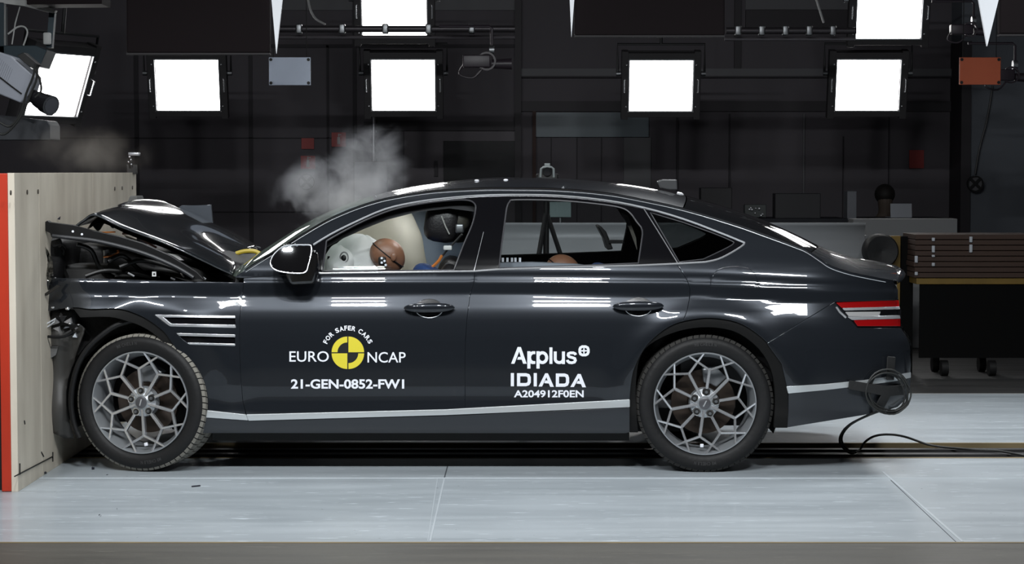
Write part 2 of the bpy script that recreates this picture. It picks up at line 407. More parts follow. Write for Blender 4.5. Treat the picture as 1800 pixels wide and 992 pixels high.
# ------------------------------------------------------------------ car surface
def hermite(xs, ys):
    xs = np.array(xs, float); ys = np.array(ys, float); h = np.diff(xs); d = np.diff(ys)/h
    m = np.zeros_like(xs); m[0] = d[0]; m[-1] = d[-1]
    for i in range(1, len(xs)-1):
        if d[i-1]*d[i] <= 0: m[i] = 0
        else:
            w1 = 2*h[i]+h[i-1]; w2 = h[i]+2*h[i-1]; m[i] = (w1+w2)/(w1/d[i-1]+w2/d[i])
    def f(x):
        x = np.asarray(x, float); i = np.clip(np.searchsorted(xs, x)-1, 0, len(xs)-2)
        t = (np.clip(x, xs[0], xs[-1])-xs[i])/h[i]
        return ((1+2*t)*(1-t)**2*ys[i]+t*(1-t)**2*h[i]*m[i]+t*t*(3-2*t)*ys[i+1]+t*t*(t-1)*h[i]*m[i+1])
    return f
S0 = 347.0
px2z = lambda v: H0-(v-302)/S0
px2x = lambda u: (u-900)/S0
crease = hermite([px2x(u) for u in (60, 250, 430, 830, 1210, 1340, 1480, 1600)], [px2z(v) for v in (496, 499, 499, 498, 501, 507, 514, 520)])
prof = hermite([-.90, -.80, -.72, -.66, -.60, -.52, -.42, -.30, -.20, -.14, -.11, -.085, -.068, -.060, -.052, -.008, 0.0, .026, .032, .055, .11, .2, .3, .4, .46, .52, .60],
               [.10, .045, .014, .006, .009, .005, .000, -.0015, .0060, .0185, .0290, .0380, .0445, .0470, .0475, .0478, .0485, .0595, .0612, .064, .086, .137, .198, .270, .335, .43, .60])
ue = hermite([px2z(v) for v in (760, 727, 715, 700, 680, 640, 605, 590, 577, 555, 530, 505, 492, 480, 440)], [1560, 1568, 1584, 1596, 1602, 1604, 1602, 1594, 1586, 1584, 1582, 1580, 1583, 1590, 1590])
WC = [(-1.945, .372), (1.0, .352)]       # wheel centres x, z (front pushed back a little)
def S(x, z):
    x = np.asarray(x, float); z = np.asarray(z, float)
    y = prof(z-crease(x))
    xe = (ue(z)-900)*.00296+.004; x0 = 1.50
    t = np.clip((x-x0)/(xe-x0), 0, .97); y = y+.27*(1-np.sqrt(1-t*t))
    # rear haunch swelling and arch flares
    for (cx, cz) in WC[1:]:
        r = np.sqrt((x-cx)**2+(z-cz)**2)
        y = y-.016*np.exp(-((r-.45)/.07)**2)*np.clip((z-.25)/.2, 0, 1)
    r = np.sqrt((x+1.90)**2+(z-.40)**2); y = y-.012*np.exp(-((r-.47)/.08)**2)*np.clip((z-.25)/.2, 0, 1)*np.clip((x+2.3)/.2, 0, 1)
    # buckled front wing
    k = np.clip((-1.62-x)/.5, 0, 1); y = y+k*(.004*np.sin(x*13+z*9)+.0015*np.sin(x*31-z*26))+np.clip((-2.18-x)/.2, 0, 1)**2*.06
    # door dishing
    return y
def surf(u, v, off=0.0):
    u = np.asarray(u, float); v = np.asarray(v, float); Y = np.full(u.shape, .05)
    for _ in range(40):
        x, y, z = Pn(u, v, Y); Y = Y+.6*(S(x, z)+off-Y)
    x, y, z = Pn(u, v, Y); return x, Y, z
def snormal(x, z):
    e = .002; gx = (S(x+e, z)-S(x-e, z))/(2*e); gz = (S(x, z+e)-S(x, z-e))/(2*e)
    n = np.stack([gx, -np.ones_like(gx), gz], -1); return n/np.linalg.norm(n, axis=-1, keepdims=True)
def SP(u, v, off=0.0):
    x, y, z = surf(np.array([u]), np.array([v]), off); return Vector((x[0], y[0], z[0]))
def dens(pts, step, closed=True):
    out = []; n = len(pts)
    for i in range(n if closed else n-1):
        a = np.array(pts[i], float); b = np.array(pts[(i+1) % n], float); k = max(1, int(math.ceil(np.linalg.norm(b-a)/step)))
        out += [tuple(a+(b-a)*j/k) for j in range(k)]
    if not closed: out.append(tuple(pts[-1]))
    return out
def inpoly(px, py, poly):
    poly = np.array(poly); x, y = poly[:, 0], poly[:, 1]; x2, y2 = np.roll(x, -1), np.roll(y, -1)
    px = px[:, None]; py = py[:, None]
    c = ((y > py) != (y2 > py)) & (px < (x2-x)*(py-y)/np.where(y2 == y, 1e-9, y2-y)+x)
    return c.sum(1) % 2 == 1
def inset(poly, g):
    if g == 0: return poly
    p = np.array(poly, float); n = len(p)
    A = sum(p[i][0]*p[(i+1) % n][1]-p[(i+1) % n][0]*p[i][1] for i in range(n)); sg = 1 if A > 0 else -1
    out = []
    for i in range(n):
        d1 = p[i]-p[i-1]; d2 = p[(i+1) % n]-p[i]; d1 /= np.linalg.norm(d1)+1e-9; d2 /= np.linalg.norm(d2)+1e-9
        n1 = np.array([-d1[1], d1[0]])*sg; n2 = np.array([-d2[1], d2[0]])*sg; b = n1+n2; L = np.linalg.norm(b)
        b = n1 if L < .3 else b/L; c = max(.45, b.dot(n1)); out.append(tuple(p[i]+b*g/c))
    return out
def smoothpoly(pts, k=4, closed=False):
    return [(q.x, q.y) for q in catmull([Vector((a, b, 0)) for a, b in pts], k, closed)]
def tri2d(outline, holes, step):
    loops = [dens(outline, step)]+[dens(h, step) for h in holes]
    pts = []; edges = []
    for lp in loops:
        b = len(pts); pts += lp; edges += [(b+i, b+(i+1) % len(lp)) for i in range(len(lp))]
    o = np.array(outline); gx = np.arange(o[:, 0].min()+step*.5, o[:, 0].max(), step); gy = np.arange(o[:, 1].min()+step*.35, o[:, 1].max(), step*.7)
    X, Y = np.meshgrid(gx, gy); X = X.ravel(); Y = Y.ravel()
    keep = inpoly(X, Y, outline)
    for h in holes: keep &= ~inpoly(X, Y, h)
    X, Y = X[keep], Y[keep]
    if len(X):
        bp = np.array(pts); dmin = np.min((X[:, None]-bp[None, :, 0])**2+(Y[:, None]-bp[None, :, 1])**2, axis=1)
        k2 = dmin > (step*.35)**2; X, Y = X[k2], Y[k2]
    pts = [Vector(p) for p in pts]+[Vector((a, b)) for a, b in zip(X, Y)]
    r = delaunay_2d_cdt(pts, edges, [], 0, 1e-5)
    V = np.array([(p.x, p.y) for p in r[0]]); T = np.array([t for t in r[2]])
    c = V[T].mean(1); k = inpoly(c[:, 0], c[:, 1], outline)
    for h in holes: k &= ~inpoly(c[:, 0], c[:, 1], h)
    return V, T[k]
def panel(name, outline, m, parent, holes=(), off=0.0, gap=.8, step=9, flange=.014, mirror=None, thick_in=True):
    outline = inset(outline, gap); holes = [inset(h, -gap) for h in holes]
    V, T = tri2d(outline, holes, step)
    x, y, z = surf(V[:, 0], V[:, 1], off); N = snormal(x, z)
    co = [tuple(p) for p in np.stack([x, y, z], -1)]; nr = [tuple(q) for q in N]
    faces = []
    for t in T:
        a, b, c = [Vector(co[i]) for i in t]
        faces.append(tuple(t) if (b-a).cross(c-a).y < 0 else tuple(t[::-1]))
    cnt = {}
    for f in faces:
        for i in range(3):
            e = (f[i], f[(i+1) % 3]); cnt[e] = 1
    bd = [e for e in cnt if (e[1], e[0]) not in cnt]
    if flange:
        # rounded return edge: two rings going inwards
        for (a, b) in bd:
            pa, pb = Vector(co[a]), Vector(co[b]); d = (pb-pa)
            if d.length < 1e-7: continue
            nn = Vector(nr[a]); out = d.cross(nn).normalized()
            n = len(co)
            r = .0022
            qa, qb = pa+out*r*.7+Vector((0, r*.6, 0)), pb+out*r*.7+Vector((0, r*.6, 0))
            ra, rb = pa+out*r+Vector((0, flange, 0)), pb+out*r+Vector((0, flange, 0))
            n1 = (Vector(nr[a])); n2 = (n1+out).normalized()
            co += [tuple(pa), tuple(pb), tuple(qb), tuple(qa), tuple(qa), tuple(qb), tuple(rb), tuple(ra)]
            nr += [tuple(n1), tuple(n1), tuple(n2), tuple(n2), tuple(n2), tuple(n2), tuple(out), tuple(out)]
            faces += [(n+3, n+2, n+1, n), (n+7, n+6, n+5, n+4)]
    me = bpy.data.meshes.new(name); me.from_pydata(co, [], faces); me.materials.append(m); me.shade_smooth()
    me.normals_split_custom_set_from_vertices(nr)
    o = bpy.data.objects.new(name, me); COL.objects.link(o); setpar(o, parent)
    if mirror is not None: mirror.append(o)
    return o
YC = .93
car = empty('car', (0, YC, 0)); tag(car, 'dark grey saloon car with crumpled front, crashed into the plywood barrier', 'car')
FAR = []

RAIL = [(412, 488), (440, 468), (474, 447), (500, 431), (545, 403), (581, 383), (623, 365), (663, 352), (700, 344), (760, 335), (840, 330), (900, 329.5), (979, 331), (1062, 338), (1125, 349), (1202, 366), (1289, 392), (1343, 411), (1395, 430), (1417, 439), (1440, 454), (1460, 467), (1493, 478), (1535, 487), (1562, 492), (1575, 494)]
RAIL_S = smoothpoly(RAIL, 4)
DLO_TOP = smoothpoly([(545, 434), (581, 412), (623, 391), (676, 368), (728, 356), (780, 349), (840, 344), (900, 342.5), (979, 344), (1062, 352), (1131, 365), (1201, 385), (1270, 411), (1309, 427)], 3)
DLO_BOT = [(1309, 427), (1304, 433), (1283, 446), (1262, 456), (1240, 461), (1190, 464), (1120, 467), (1000, 470), (876, 474), (835, 477), (700, 479), (556, 481)]
DLO = DLO_TOP[:-1]+smoothpoly(DLO_BOT[:5], 3)[:-1]+DLO_BOT[4:]+[(548, 456)]
WIN_F = smoothpoly([(566, 477.5), (570, 452), (576, 426), (600, 410), (640, 389), (690, 370), (740, 359), (790, 353), (818, 352.5), (831, 357), (836, 368), (830, 395), (815, 430), (799, 475), (680, 477)], 3, True)
WIN_F = [(567, 477)]+smoothpoly([(574, 424), (600, 409), (640, 388.5), (690, 369), (740, 358.5), (790, 352.5), (820, 352), (833, 357), (836, 368), (830, 395), (815, 430), (798, 475)], 3)+[(680, 476.5)]
WIN_R = [(877, 472)]+smoothpoly([(882, 429), (888, 385), (891, 365), (896, 355), (906, 351.5), (979, 352.5), (1048, 358.5), (1090, 365), (1107, 374), (1119, 390), (1129, 405), (1127, 430), (1122, 463)], 3)+[(1000, 468)]
WIN_Q = [(1194, 461)]+[(1143, 374)]+smoothpoly([(1200, 391), (1250, 409), (1284, 423), (1289, 429), (1270, 440), (1236, 456)], 3)

SEAM_FD = [(428, 500), (426, 520), (421, 563), (421, 600), (423, 665), (427, 705), (432, 729)]
SEAM_DD = [(835, 478), (833, 498), (826, 520), (821, 560), (818, 600), (817, 650), (818, 718)]
SEAM_RD = [(1190, 465), (1200, 480), (1209, 495), (1213, 508), (1212, 525), (1208, 545), (1202, 562), (1197, 566)]
ARCH_R = [(1107, 703), (1110, 670), (1117, 643), (1138, 606), (1177, 574), (1219, 561.5), (1261, 560), (1306, 571), (1348, 602), (1374, 640), (1383, 679), (1386, 721), (1384, 752)]
ARCH_RI = [(1121, 760), (1117, 700), (1119, 655), (1125, 628), (1140, 607), (1177, 587), (1219, 576.5), (1261, 576), (1299, 586), (1335, 614), (1356, 650), (1363, 695), (1361, 752)]
ARCH_F = [(80, 548), (128, 541), (159, 544), (204, 543), (231, 549), (259, 562), (286, 582), (300, 600), (318, 628), (332, 662), (341, 700), (344, 719)]
ARCH_FI = [(141, 558), (191, 557), (222, 564), (250, 574), (277, 592), (298, 615), (315, 645), (328, 680), (334, 757)]
ar_s = smoothpoly(ARCH_R, 4); af_s = smoothpoly(ARCH_F, 4)
# front wing
fender = [(94, 489), (84, 500), (80, 520), (78, 540), (80, 548)]+af_s[1:]+[(432, 729)]+SEAM_FD[::-1][1:]+[(428, 497), (300, 494), (200, 491), (110, 489)]
VENT1 = [(272, 554), (413, 556), (414, 576), (300, 573), (290, 569)]
VENT2 = [(310, 586), (413, 588.5), (413, 607.5), (332, 605), (322, 598)]
f_ = panel('front_wing', fender, PAINT, car, holes=[VENT1, VENT2], mirror=FAR)
# body side frame (pillar, roof rail, rear quarter) in one pressing
i_rd = SEAM_RD
arc_q = [p for p in ar_s if p[0] >= 1197 and p[1] < 640 and p[0] <= 1348]
FUEL = [(1249, 503)]+smoothpoly([(1250, 490), (1262, 475), (1290, 469), (1316, 472), (1329, 486), (1333, 505)], 3)
quarter = RAIL_S+[(1572, 497), (1579, 510), (1579, 528), (1467, 531), (1348, 604)]+arc_q[::-1]+i_rd[::-1]+[p for p in DLO_BOT[:6]][::-1][:-1]
quarter = quarter+DLO_TOP[::-1]+[(548, 456), (556, 481), (500, 485), (450, 487.5), (428, 489)]
panel('body_side', quarter, PAINT, car, holes=[FUEL], mirror=FAR)
panel('fuel_flap', FUEL, PAINT, car, gap=.5)
# doors
cre = [(428, 489), (450, 487.5), (500, 485)]
fdoor = cre+DLO_BOT[::-1][0:3]+SEAM_DD+[(785, 720.5), (433, 729.5)]+SEAM_FD[::-1][1:]
panel('front_door', fdoor, PAINT, car, mirror=FAR)
arc_d = [p for p in ar_s if p[0] <= 1197]
rdoor = [(835, 477), (876, 474), (1000, 470), (1120, 467)]+SEAM_RD+arc_d[::-1]+[(1107, 703.5), (818, 718)]+SEAM_DD[::-1][1:-1]
panel('rear_door', rdoor, PAINT, car, mirror=FAR)
# rear bumper
LAMP = [(1467, 531), (1579, 527), (1583, 545), (1584, 577), (1508, 577)]
STRIP_R = [(1383, 680), (1450, 676), (1520, 669), (1570, 661), (1601, 655), (1601, 664), (1570, 671), (1525, 677), (1450, 686), (1386, 692)]
bump_up = [(1348, 604), (1467, 531), (1508, 577), (1584, 577), (1592, 589), (1600, 605), (1602, 640), (1601, 655), (1570, 661), (1520, 669), (1450, 676), (1383, 680), (1374, 640)]
bump_lo = [(1386, 692), (1450, 686), (1525, 677), (1570, 671), (1601, 664), (1600, 685), (1592, 703), (1578, 716), (1560, 722), (1526, 729), (1384, 752), (1386, 721)]
panel('rear_bumper', bump_up, PAINT, car, mirror=FAR)
panel('lower_bumper', bump_lo, mat('lower_grey', (.020, .023, .028), .45, .2, .3, .2), car, mirror=FAR)
panel('bumper_strip', STRIP_R, BRUSH, car, off=-.003, gap=.2, mirror=FAR)
# sill and chrome strip
panel('sill_panel', [(344, 733), (437, 740), (785, 731), (1107, 717), (1107, 760), (1100, 762.5), (338, 762), (334, 752), (338, 738)], MATS['lower_grey'], car, mirror=FAR, off=-.004)
panel('sill_strip', [(344, 720), (432, 729.5), (436, 739.5), (344, 733)], BRUSH, car, off=-.008, gap=.4)
panel('sill_strip', [(433, 729.5), (785, 720.5), (1107, 703), (1107, 716), (785, 730), (437, 740)], BRUSH, car, off=-.010, gap=.4)
# wheel arch lips
lipm = mat('arch_lip', (.004, .004, .004), .6, spec=.2)
panel('arch_lip', ar_s+smoothpoly(ARCH_RI, 3)[::-1]+[(1107, 760)], lipm, car, off=.012, gap=0, flange=.05, mirror=FAR, step=7)
panel('arch_lip', af_s[4:]+[(343, 735), (334, 757)]+smoothpoly(ARCH_FI, 3)[::-1][1:], lipm, car, off=.012, gap=0, flange=.05, step=7)
# side window graphic
panel('window_frame', DLO, BLACK, car, holes=[WIN_F, WIN_R, WIN_Q], off=.004, gap=0, mirror=FAR, flange=.02)
panel('side_window', WIN_F, GLASS_S, car, off=.012, gap=-1, flange=0, mirror=FAR)
panel('side_window', WIN_R, glass('rear_side_glass', (.80, .82, .82)), car, off=.012, gap=-1, flange=0, mirror=FAR)
panel('side_window', WIN_Q, GLASS_D, car, off=.012, gap=-1, flange=0, mirror=FAR)
def surf_tube(name, pts, r, m, off=0.0, closed=False, parent=car, n=6, mirror=None, step=8):
    pts = dens(pts, step, closed); u = np.array([p[0] for p in pts]); v = np.array([p[1] for p in pts])
    x, y, z = surf(u, v, off); mb = MB().tube(list(zip(x, y, z)), r, n, closed); o = mb.build(name, m, parent)
    if mirror is not None: mirror.append(o)
    return o
surf_tube('chrome_trim', DLO[:-1], .0052, CHROME, .001, True, mirror=FAR)
surf_tube('window_seal', WIN_F, .0042, mat('seal_grey', (.035, .035, .04), .4), .003, True)
surf_tube('window_seal', WIN_R, .0042, MATS['seal_grey'], .003, True)
surf_tube('window_seal', WIN_Q, .0032, MATS['seal_grey'], .003, True)
surf_tube('pillar_bead', [(833, 478), (841, 445), (850, 408)], .0014, CHROME, -.001)
surf_tube('door_seam', [(1131, 366), (1160, 412), (1192, 464)], .0028, mat('seam_grey', (.12, .12, .13), .4), -.001)
rl = [p for p in RAIL_S]
surf_tube('roof_trim', [(p[0], p[1]+1.5) for p in rl if 430 < p[0] < 1425], .0055, BLACK, -.002, mirror=FAR)
surf_tube('roof_bead', [(p[0], p[1]+5) for p in rl if 430 < p[0] < 1560], .0020, CHROME, -.003, mirror=FAR)
# inner skins so no light leaks through shut lines
full = RAIL_S+[(1570, 500), (1578, 560), (1590, 620), (1588, 700), (1525, 727), (1390, 750)]+smoothpoly(ARCH_R, 2)[::-1]+[(1100, 762), (345, 762), (343, 700)]+smoothpoly(ARCH_F, 2)[::-1][2:]+[(100, 500), (410, 500)]
innerpoly = inset(full, 3)
panel('inner_panel', innerpoly, INTER, car, holes=[inset(WIN_F, 0), WIN_R, WIN_Q], off=.05, gap=0, step=18, flange=.03, mirror=FAR)
# dark liner visible at the window head
panel('head_liner', DLO_TOP[2:20]+[(836, 372), (790, 366), (735, 372), (680, 386), (640, 402), (600, 420), (575, 434), (568, 430)], INTER, car, off=.075, gap=0, step=12, flange=.03, mirror=FAR)
for o in list(FAR):
    c = o.copy(); COL.objects.link(c); c.location = (o.location.x, o.location.y+2*YC, 0); c.scale = (1, -1, 1)
# ---- lofted top: screen, roof, rear screen, boot
TOP = [(385, 488), (412, 474), (440, 456), (474, 434), (500, 417), (545, 389), (581, 371), (623, 354), (663, 342), (700, 332), (760, 322), (840, 313.5), (900, 311.5), (979, 313.5), (1062, 319.5), (1125, 327), (1202, 343), (1289, 368), (1343, 388), (1395, 411), (1417, 422), (1440, 434), (1460, 441), (1493, 451), (1535, 461), (1567, 467), (1580, 474)]
TOP_S = smoothpoly(TOP, 4)
def curve_at(cv, u):
    return float(np.interp(u, [p[0] for p in cv], [p[1] for p in cv]))
def loft(name, u0, u1, m, na=60, nu=24, a0=0.0, lift=0.0, ds=0, smooth=180, power=2.4):
    rows = []
    for i in range(nu+1):
        u = u0+(u1-u0)*i/nu
        R = SP(u, curve_at(RAIL_S, u)); T = P(u, curve_at(TOP_S, u)+.3, YC)
        row = []
        for k in range(na+1):
            a = -1+2*k/na; s_ = 1 if a < 0 else -1
            b = 1-abs(a); b = a0+(1-a0)*b
            wz = 1-(1-b)**power; y = R.y+(YC-R.y)*b; y = y if a <= 0 else 2*YC-y
            row.append((R.x+(T.x-R.x)*wz, y, R.z+(T.z-R.z)*wz+lift))
        rows.append(row)
    return MB().grid(rows).build(name, m, car, smooth=smooth)
loft('windscreen', 414, 660, GLASS_W)
loft('roof', 660, 1200, PAINT, nu=40)
loft('rear_window', 1202, 1424, mat('rear_screen', (.008, .009, .010), .06, 0, 1, .02))
loft('boot_lid', 1426, 1573, PAINT, lift=.001)
u = 1573; R_ = SP(u, curve_at(RAIL_S, u)); T_ = P(u, curve_at(TOP_S, u)+.3, YC); rws = []
for k in range(61):
    a = -1+2*k/60; b = 1-abs(a); wz = 1-(1-b)**2.4; y = R_.y+(YC-R_.y)*b; y = y if a <= 0 else 2*YC-y
    X_, Z_ = R_.x+(T_.x-R_.x)*wz, R_.z+(T_.z-R_.z)*wz+.001; zb_ = px2z(500)
    rws.append([(X_, y, Z_), (X_+.012, y, Z_-.004), (X_+.018, y, Z_-.014), (X_+.012, y, Z_-.028*b-.018), (X_-.012, y, min(Z_-.06*b-.024, zb_+.03)), (X_-.02, y, zb_-.02)])
MB().grid(rws).build('boot_spoiler', PAINT, car, smooth=180)
# rear face
rows = []
for v in np.linspace(478, 728, 26):
    z = px2z(v); xe = float((ue(z)-900)*.00296+.004); x_ = 1.50+(xe-1.50)*.97; y0 = float(S(x_, z))
    rows.append([(x_+.05*(1-((yy-YC)/(YC-y0))**2)-.02*0, yy, z) for yy in np.linspace(y0, 2*YC-y0, 25)])
MB().grid(rows).build('tail_panel', PAINT, car, smooth=180)
# ---- tail lamp
def lamp_piece(name, poly, m, off, gap=.3): return panel(name, poly, m, tl, off=off, gap=gap, step=6, flange=.02)
tl = panel('tail_lamp', LAMP, BLACK, car, off=.010, gap=0, step=6, flange=.02)
lamp_piece('red_lens', [(1470, 532.5), (1580, 528.5), (1581, 539), (1480, 541.5)], REDL, .002)
lamp_piece('light_bar', [(1481, 542), (1581, 539.5), (1582, 543.5), (1485, 546)], CHROME, 0)
lamp_piece('clear_lens', [(1486, 549), (1548, 548.5), (1545, 556), (1492, 556)], CLEARL, .002)
lamp_piece('light_bar', [(1490, 557.5), (1582, 555), (1583, 560), (1498, 562.5)], CHROME, 0)
lamp_piece('red_lens', [(1501, 563.5), (1583, 561), (1583, 573.5), (1508, 573.5)], REDL, .002)
surf_tube('reflector_bead', [(1470, 540), (1476, 549), (1487, 559)], .006, CHROME, 0)
# ---- wing vents
def vent(poly, bars):
    v_ = panel('wing_vent', poly, BLACK, car, off=.014, gap=0, step=7, flange=.01)
    for b in bars: panel('vent_bar', b, CHROME, v_, off=-.002, gap=0, step=7, flange=.014)
vent(VENT1, [[(273, 554), (413, 556), (413, 559), (277, 557.2)], [(296, 570), (413, 572), (414, 576), (300, 573.5)], [(276, 556), (284, 556.5), (304, 573), (298, 573)]])
vent(VENT2, [[(311, 586.5), (413, 589), (413, 592.5), (315, 590)], [(330, 603.5), (413, 605.5), (413, 607.8), (333, 605.5)]])
# ---- door handles
def handle(u, v, w2=46):
    cup = []
    cup_o = [(u+24*math.cos(t), v+1+16.5*math.sin(t)) for t in np.linspace(0, 2*math.pi, 29)[:-1]]
    c = panel('handle_cup', cup_o, BLACK, car, off=-.0015, gap=0, step=6, flange=.004)
    surf_tube('cup_bead', [(u+24*math.cos(t), v+1+16.5*math.sin(t)) for t in np.linspace(.35, math.pi-.35, 14)], .002, CHROME, -.002, parent=c, step=4)
    rows = []
    for i in range(25):
        t = -1+2*i/24; rr = (1-abs(t)**2.6)**.5*.030+.001; uu = u+t*w2*.98
        cpt = SP(uu, v-.5*t, -.022-.018*(1-abs(t)**3)); row = []
        for k in range(17):
            th = 2*math.pi*k/16; row.append((cpt.x, cpt.y+.014*math.cos(th)*(rr/.03), cpt.z+rr*.80*math.sin(th)))
        rows.append(row)
    MB().grid(rows).build('door_handle', PAINT, car, smooth=180, merge=True)
handle(754.5, 541.5); handle(1122, 538.5)
# ---- lettering
def map_mesh(name, me2d, m, off=-.0018, parent=None):     # vertices hold photo px (u, v)
    V = np.array(me2d[0]); x, y, z = surf(V[:, 0], V[:, 1], off)
    mb = MB().add(list(zip(x, y, z)), me2d[1]); o = mb.build(name, m, parent, smooth=0); return o
def text2d(s, x0, x1, y0, y1, weight=0.0, sp_=1.0):
    c = bpy.data.curves.new('t', 'FONT'); c.body = s; c.size = 1; c.offset = weight; c.space_character = sp_; c.resolution_u = 4
    o = bpy.data.objects.new('t', c); COL.objects.link(o); bpy.context.view_layer.update()
    me = bpy.data.meshes.new_from_object(o.evaluated_get(bpy.context.evaluated_depsgraph_get()))
    V = np.array([v.co[:2] for v in me.vertices]); Fc = [tuple(p.vertices) for p in me.polygons]
    bpy.data.objects.remove(o); bpy.data.curves.remove(c); bpy.data.meshes.remove(me)
    mn, mx = V.min(0), V.max(0); U = x0+(V[:, 0]-mn[0])/(mx[0]-mn[0])*(x1-x0); W = y1-(V[:, 1]-mn[1])/(mx[1]-mn[1])*(y1-y0)
    return np.stack([U, W], -1), Fc
def merge2d(parts):
    V = []; Fc = []
    for v, f in parts:
        n = len(V); V += [tuple(p) for p in v]; Fc += [tuple(i+n for i in t) for t in f]
    return V, Fc
def poly2d(outline, holes=()):
    V, T = tri2d(outline, list(holes), 4); return V, [tuple(t) for t in T]
def stroke2d(pts, wd, closed=False):
    p = np.array(pts, float); n = len(p); L = []; R = []
    for i in range(n):
        if closed or 0 < i < n-1:
            a = p[i]-p[i-1]; b = p[(i+1) % n]-p[i]
        elif i == 0: a = b = p[1]-p[0]
        else: a = b = p[-1]-p[-2]
        a = a/np.linalg.norm(a); b = b/np.linalg.norm(b); n1 = np.array([-a[1], a[0]]); n2 = np.array([-b[1], b[0]]); m_ = n1+n2; m_ /= np.linalg.norm(m_); k = wd/2/max(.5, m_.dot(n1))
        L.append(p[i]+m_*k); R.append(p[i]-m_*k)
    V = []
    for a, b in zip(L, R): V += [tuple(a), tuple(b)]
    return V, [(2*i, 2*i+1, 2*((i+1) % n)+1, 2*((i+1) % n)) for i in range(n if closed else n-1)]
def arc(cx, cy, rx, ry, a0, a1, n=14): return [(cx+rx*math.cos(math.radians(t)), cy+ry*math.sin(math.radians(t))) for t in np.linspace(a0, a1, n)]
def k2(d, ox=880, oy=590, s=7.633): return [(x/s+ox, y/s+oy) for x, y in d]
map_mesh('decal_lettering', text2d('EURO', 508.7, 578, 617.7, 636.3, .006), WHITEP, parent=car)
map_mesh('decal_lettering', text2d('NCAP', 646, 713, 619.2, 637.8, .006), WHITEP, parent=car)
map_mesh('decal_lettering', text2d('21-GEN-0852-FW1', 511.5, 710.5, 667, 683.8, .028), WHITEP, parent=car)
# arc text
cxx, cyy = 611.5, 620.5; parts = []
s_ = 'FOR SAFER CARS'; wds = {'F': .8, 'O': 1.15, 'R': 1, ' ': .55, 'S': .95, 'A': 1.1, 'E': .85, 'C': 1}
tot = sum(wds[c] for c in s_); cur = 0
for c in s_:
    if c != ' ':
        mid = (cur+wds[c]/2)/tot; ang = math.radians(-158+mid*(136)); w_ = wds[c]*6.6
        v2, f2 = text2d(c, -w_/2, w_/2, -4.2, 4.2, .03); R_ = 43.6
        ca, sa = math.cos(ang+math.pi/2), math.sin(ang+math.pi/2)
        parts.append(([(cxx+R_*math.cos(ang)+x*ca-y*sa, cyy+R_*math.sin(ang)+x*sa+y*ca) for x, y in v2], f2))
    cur += wds[c]
map_mesh('decal_lettering', merge2d(parts), WHITEP, parent=car)
map_mesh('decal_disc', poly2d(arc(cxx, cyy, 29.6, 29.6, 0, 360, 49)[:-1]), BLACKP, -.0012, parent=car)
def sector(r0, r1, a0, a1, dx, dy):
    o = arc(cxx+dx, cyy+dy, r1, r1, a0, a1, 14)
    o = o+([(cxx+dx, cyy+dy)] if r0 == 0 else arc(cxx+dx, cyy+dy, r0, r0, a1, a0, 14)); return poly2d(o)
map_mesh('decal_emblem', merge2d([sector(0, 27.5, -90, 0, 1, -1), sector(0, 27.5, 90, 180, -1, 1), sector(17.2, 27.5, 180, 270, -1, -1), sector(17.2, 27.5, 0, 90, 1, 1)]), YELLOWP, -.0022, parent=car)
pa = []
pa.append(poly2d(k2([(140, 380), (228, 155), (272, 155), (350, 380), (302, 380), (283, 325), (222, 325), (236, 288), (270, 288), (250, 215), (185, 380)])))
pa.append(poly2d(k2([(358, 212), (400, 212), (400, 225), (425, 212), (465, 212), (465, 250), (435, 252), (415, 268), (408, 297), (415, 327), (435, 343), (465, 345), (465, 382), (425, 384), (400, 376), (400, 445), (358, 445)])))
pa.append(stroke2d(k2([(502, 212), (502, 445)]), 5.6)); pa.append(stroke2d(k2(arc(560, 298, 58, 66, -150, 150, 18)), 5.4))
pa.append(stroke2d(k2([(675, 160), (675, 382)]), 5.3)); pa.append(stroke2d(k2([(733, 215), (733, 320)]+arc(787, 318, 54, 46, 170, 10, 12)+[(843, 300)]), 5.2)); pa.append(stroke2d(k2([(843, 215), (843, 384)]), 5.3))
pa.append(stroke2d(k2([(1008, 262), (1000, 245), (975, 234), (935, 234), (910, 245), (905, 265), (918, 285), (960, 297), (995, 310), (1003, 335), (990, 358), (955, 367), (920, 362), (900, 345), (895, 328)]), 4.8))
pa.append(stroke2d([(q[0], q[1]) for q in k2([(1070, 165), (1095, 150), (1140, 150), (1168, 165), (1177, 190), (1177, 225), (1165, 250), (1140, 263), (1097, 263), (1070, 248), (1062, 222), (1062, 188)])], 4.6, True))
pa.append(stroke2d(k2([(1076, 206), (1160, 206)]), 2.4)); pa.append(stroke2d(k2([(1118, 170), (1118, 244)]), 2.4))
map_mesh('decal_lettering', merge2d(pa), WHITEP, parent=car)
pa = [stroke2d(k2([(158, 505), (158, 682)]), 5.6), stroke2d(k2([(241, 528), (340, 528), (372, 538), (384, 565), (384, 625), (370, 650), (340, 660), (241, 660)]), 5.6, True),
      stroke2d(k2([(465, 505), (465, 684)]), 5.6), poly2d(k2([(508, 686), (598, 508), (635, 508), (715, 690), (665, 690), (646, 645), (585, 640), (600, 603), (630, 605), (615, 560), (556, 686)])),
      stroke2d(k2([(762, 532), (860, 532), (888, 544), (898, 572), (898, 628), (886, 656), (858, 668), (762, 668)]), 5.6, True),
      poly2d(k2([(935, 692), (1035, 516), (1075, 518), (1145, 696), (1096, 696), (1078, 652), (1018, 646), (1034, 610), (1062, 612), (1050, 570), (983, 692)]))]
map_mesh('decal_lettering', merge2d(pa), WHITEP, parent=car)
map_mesh('decal_lettering', text2d('A204912F0EN', 903.3, 1026, 686.3, 699.2, .025), WHITEP, parent=car)
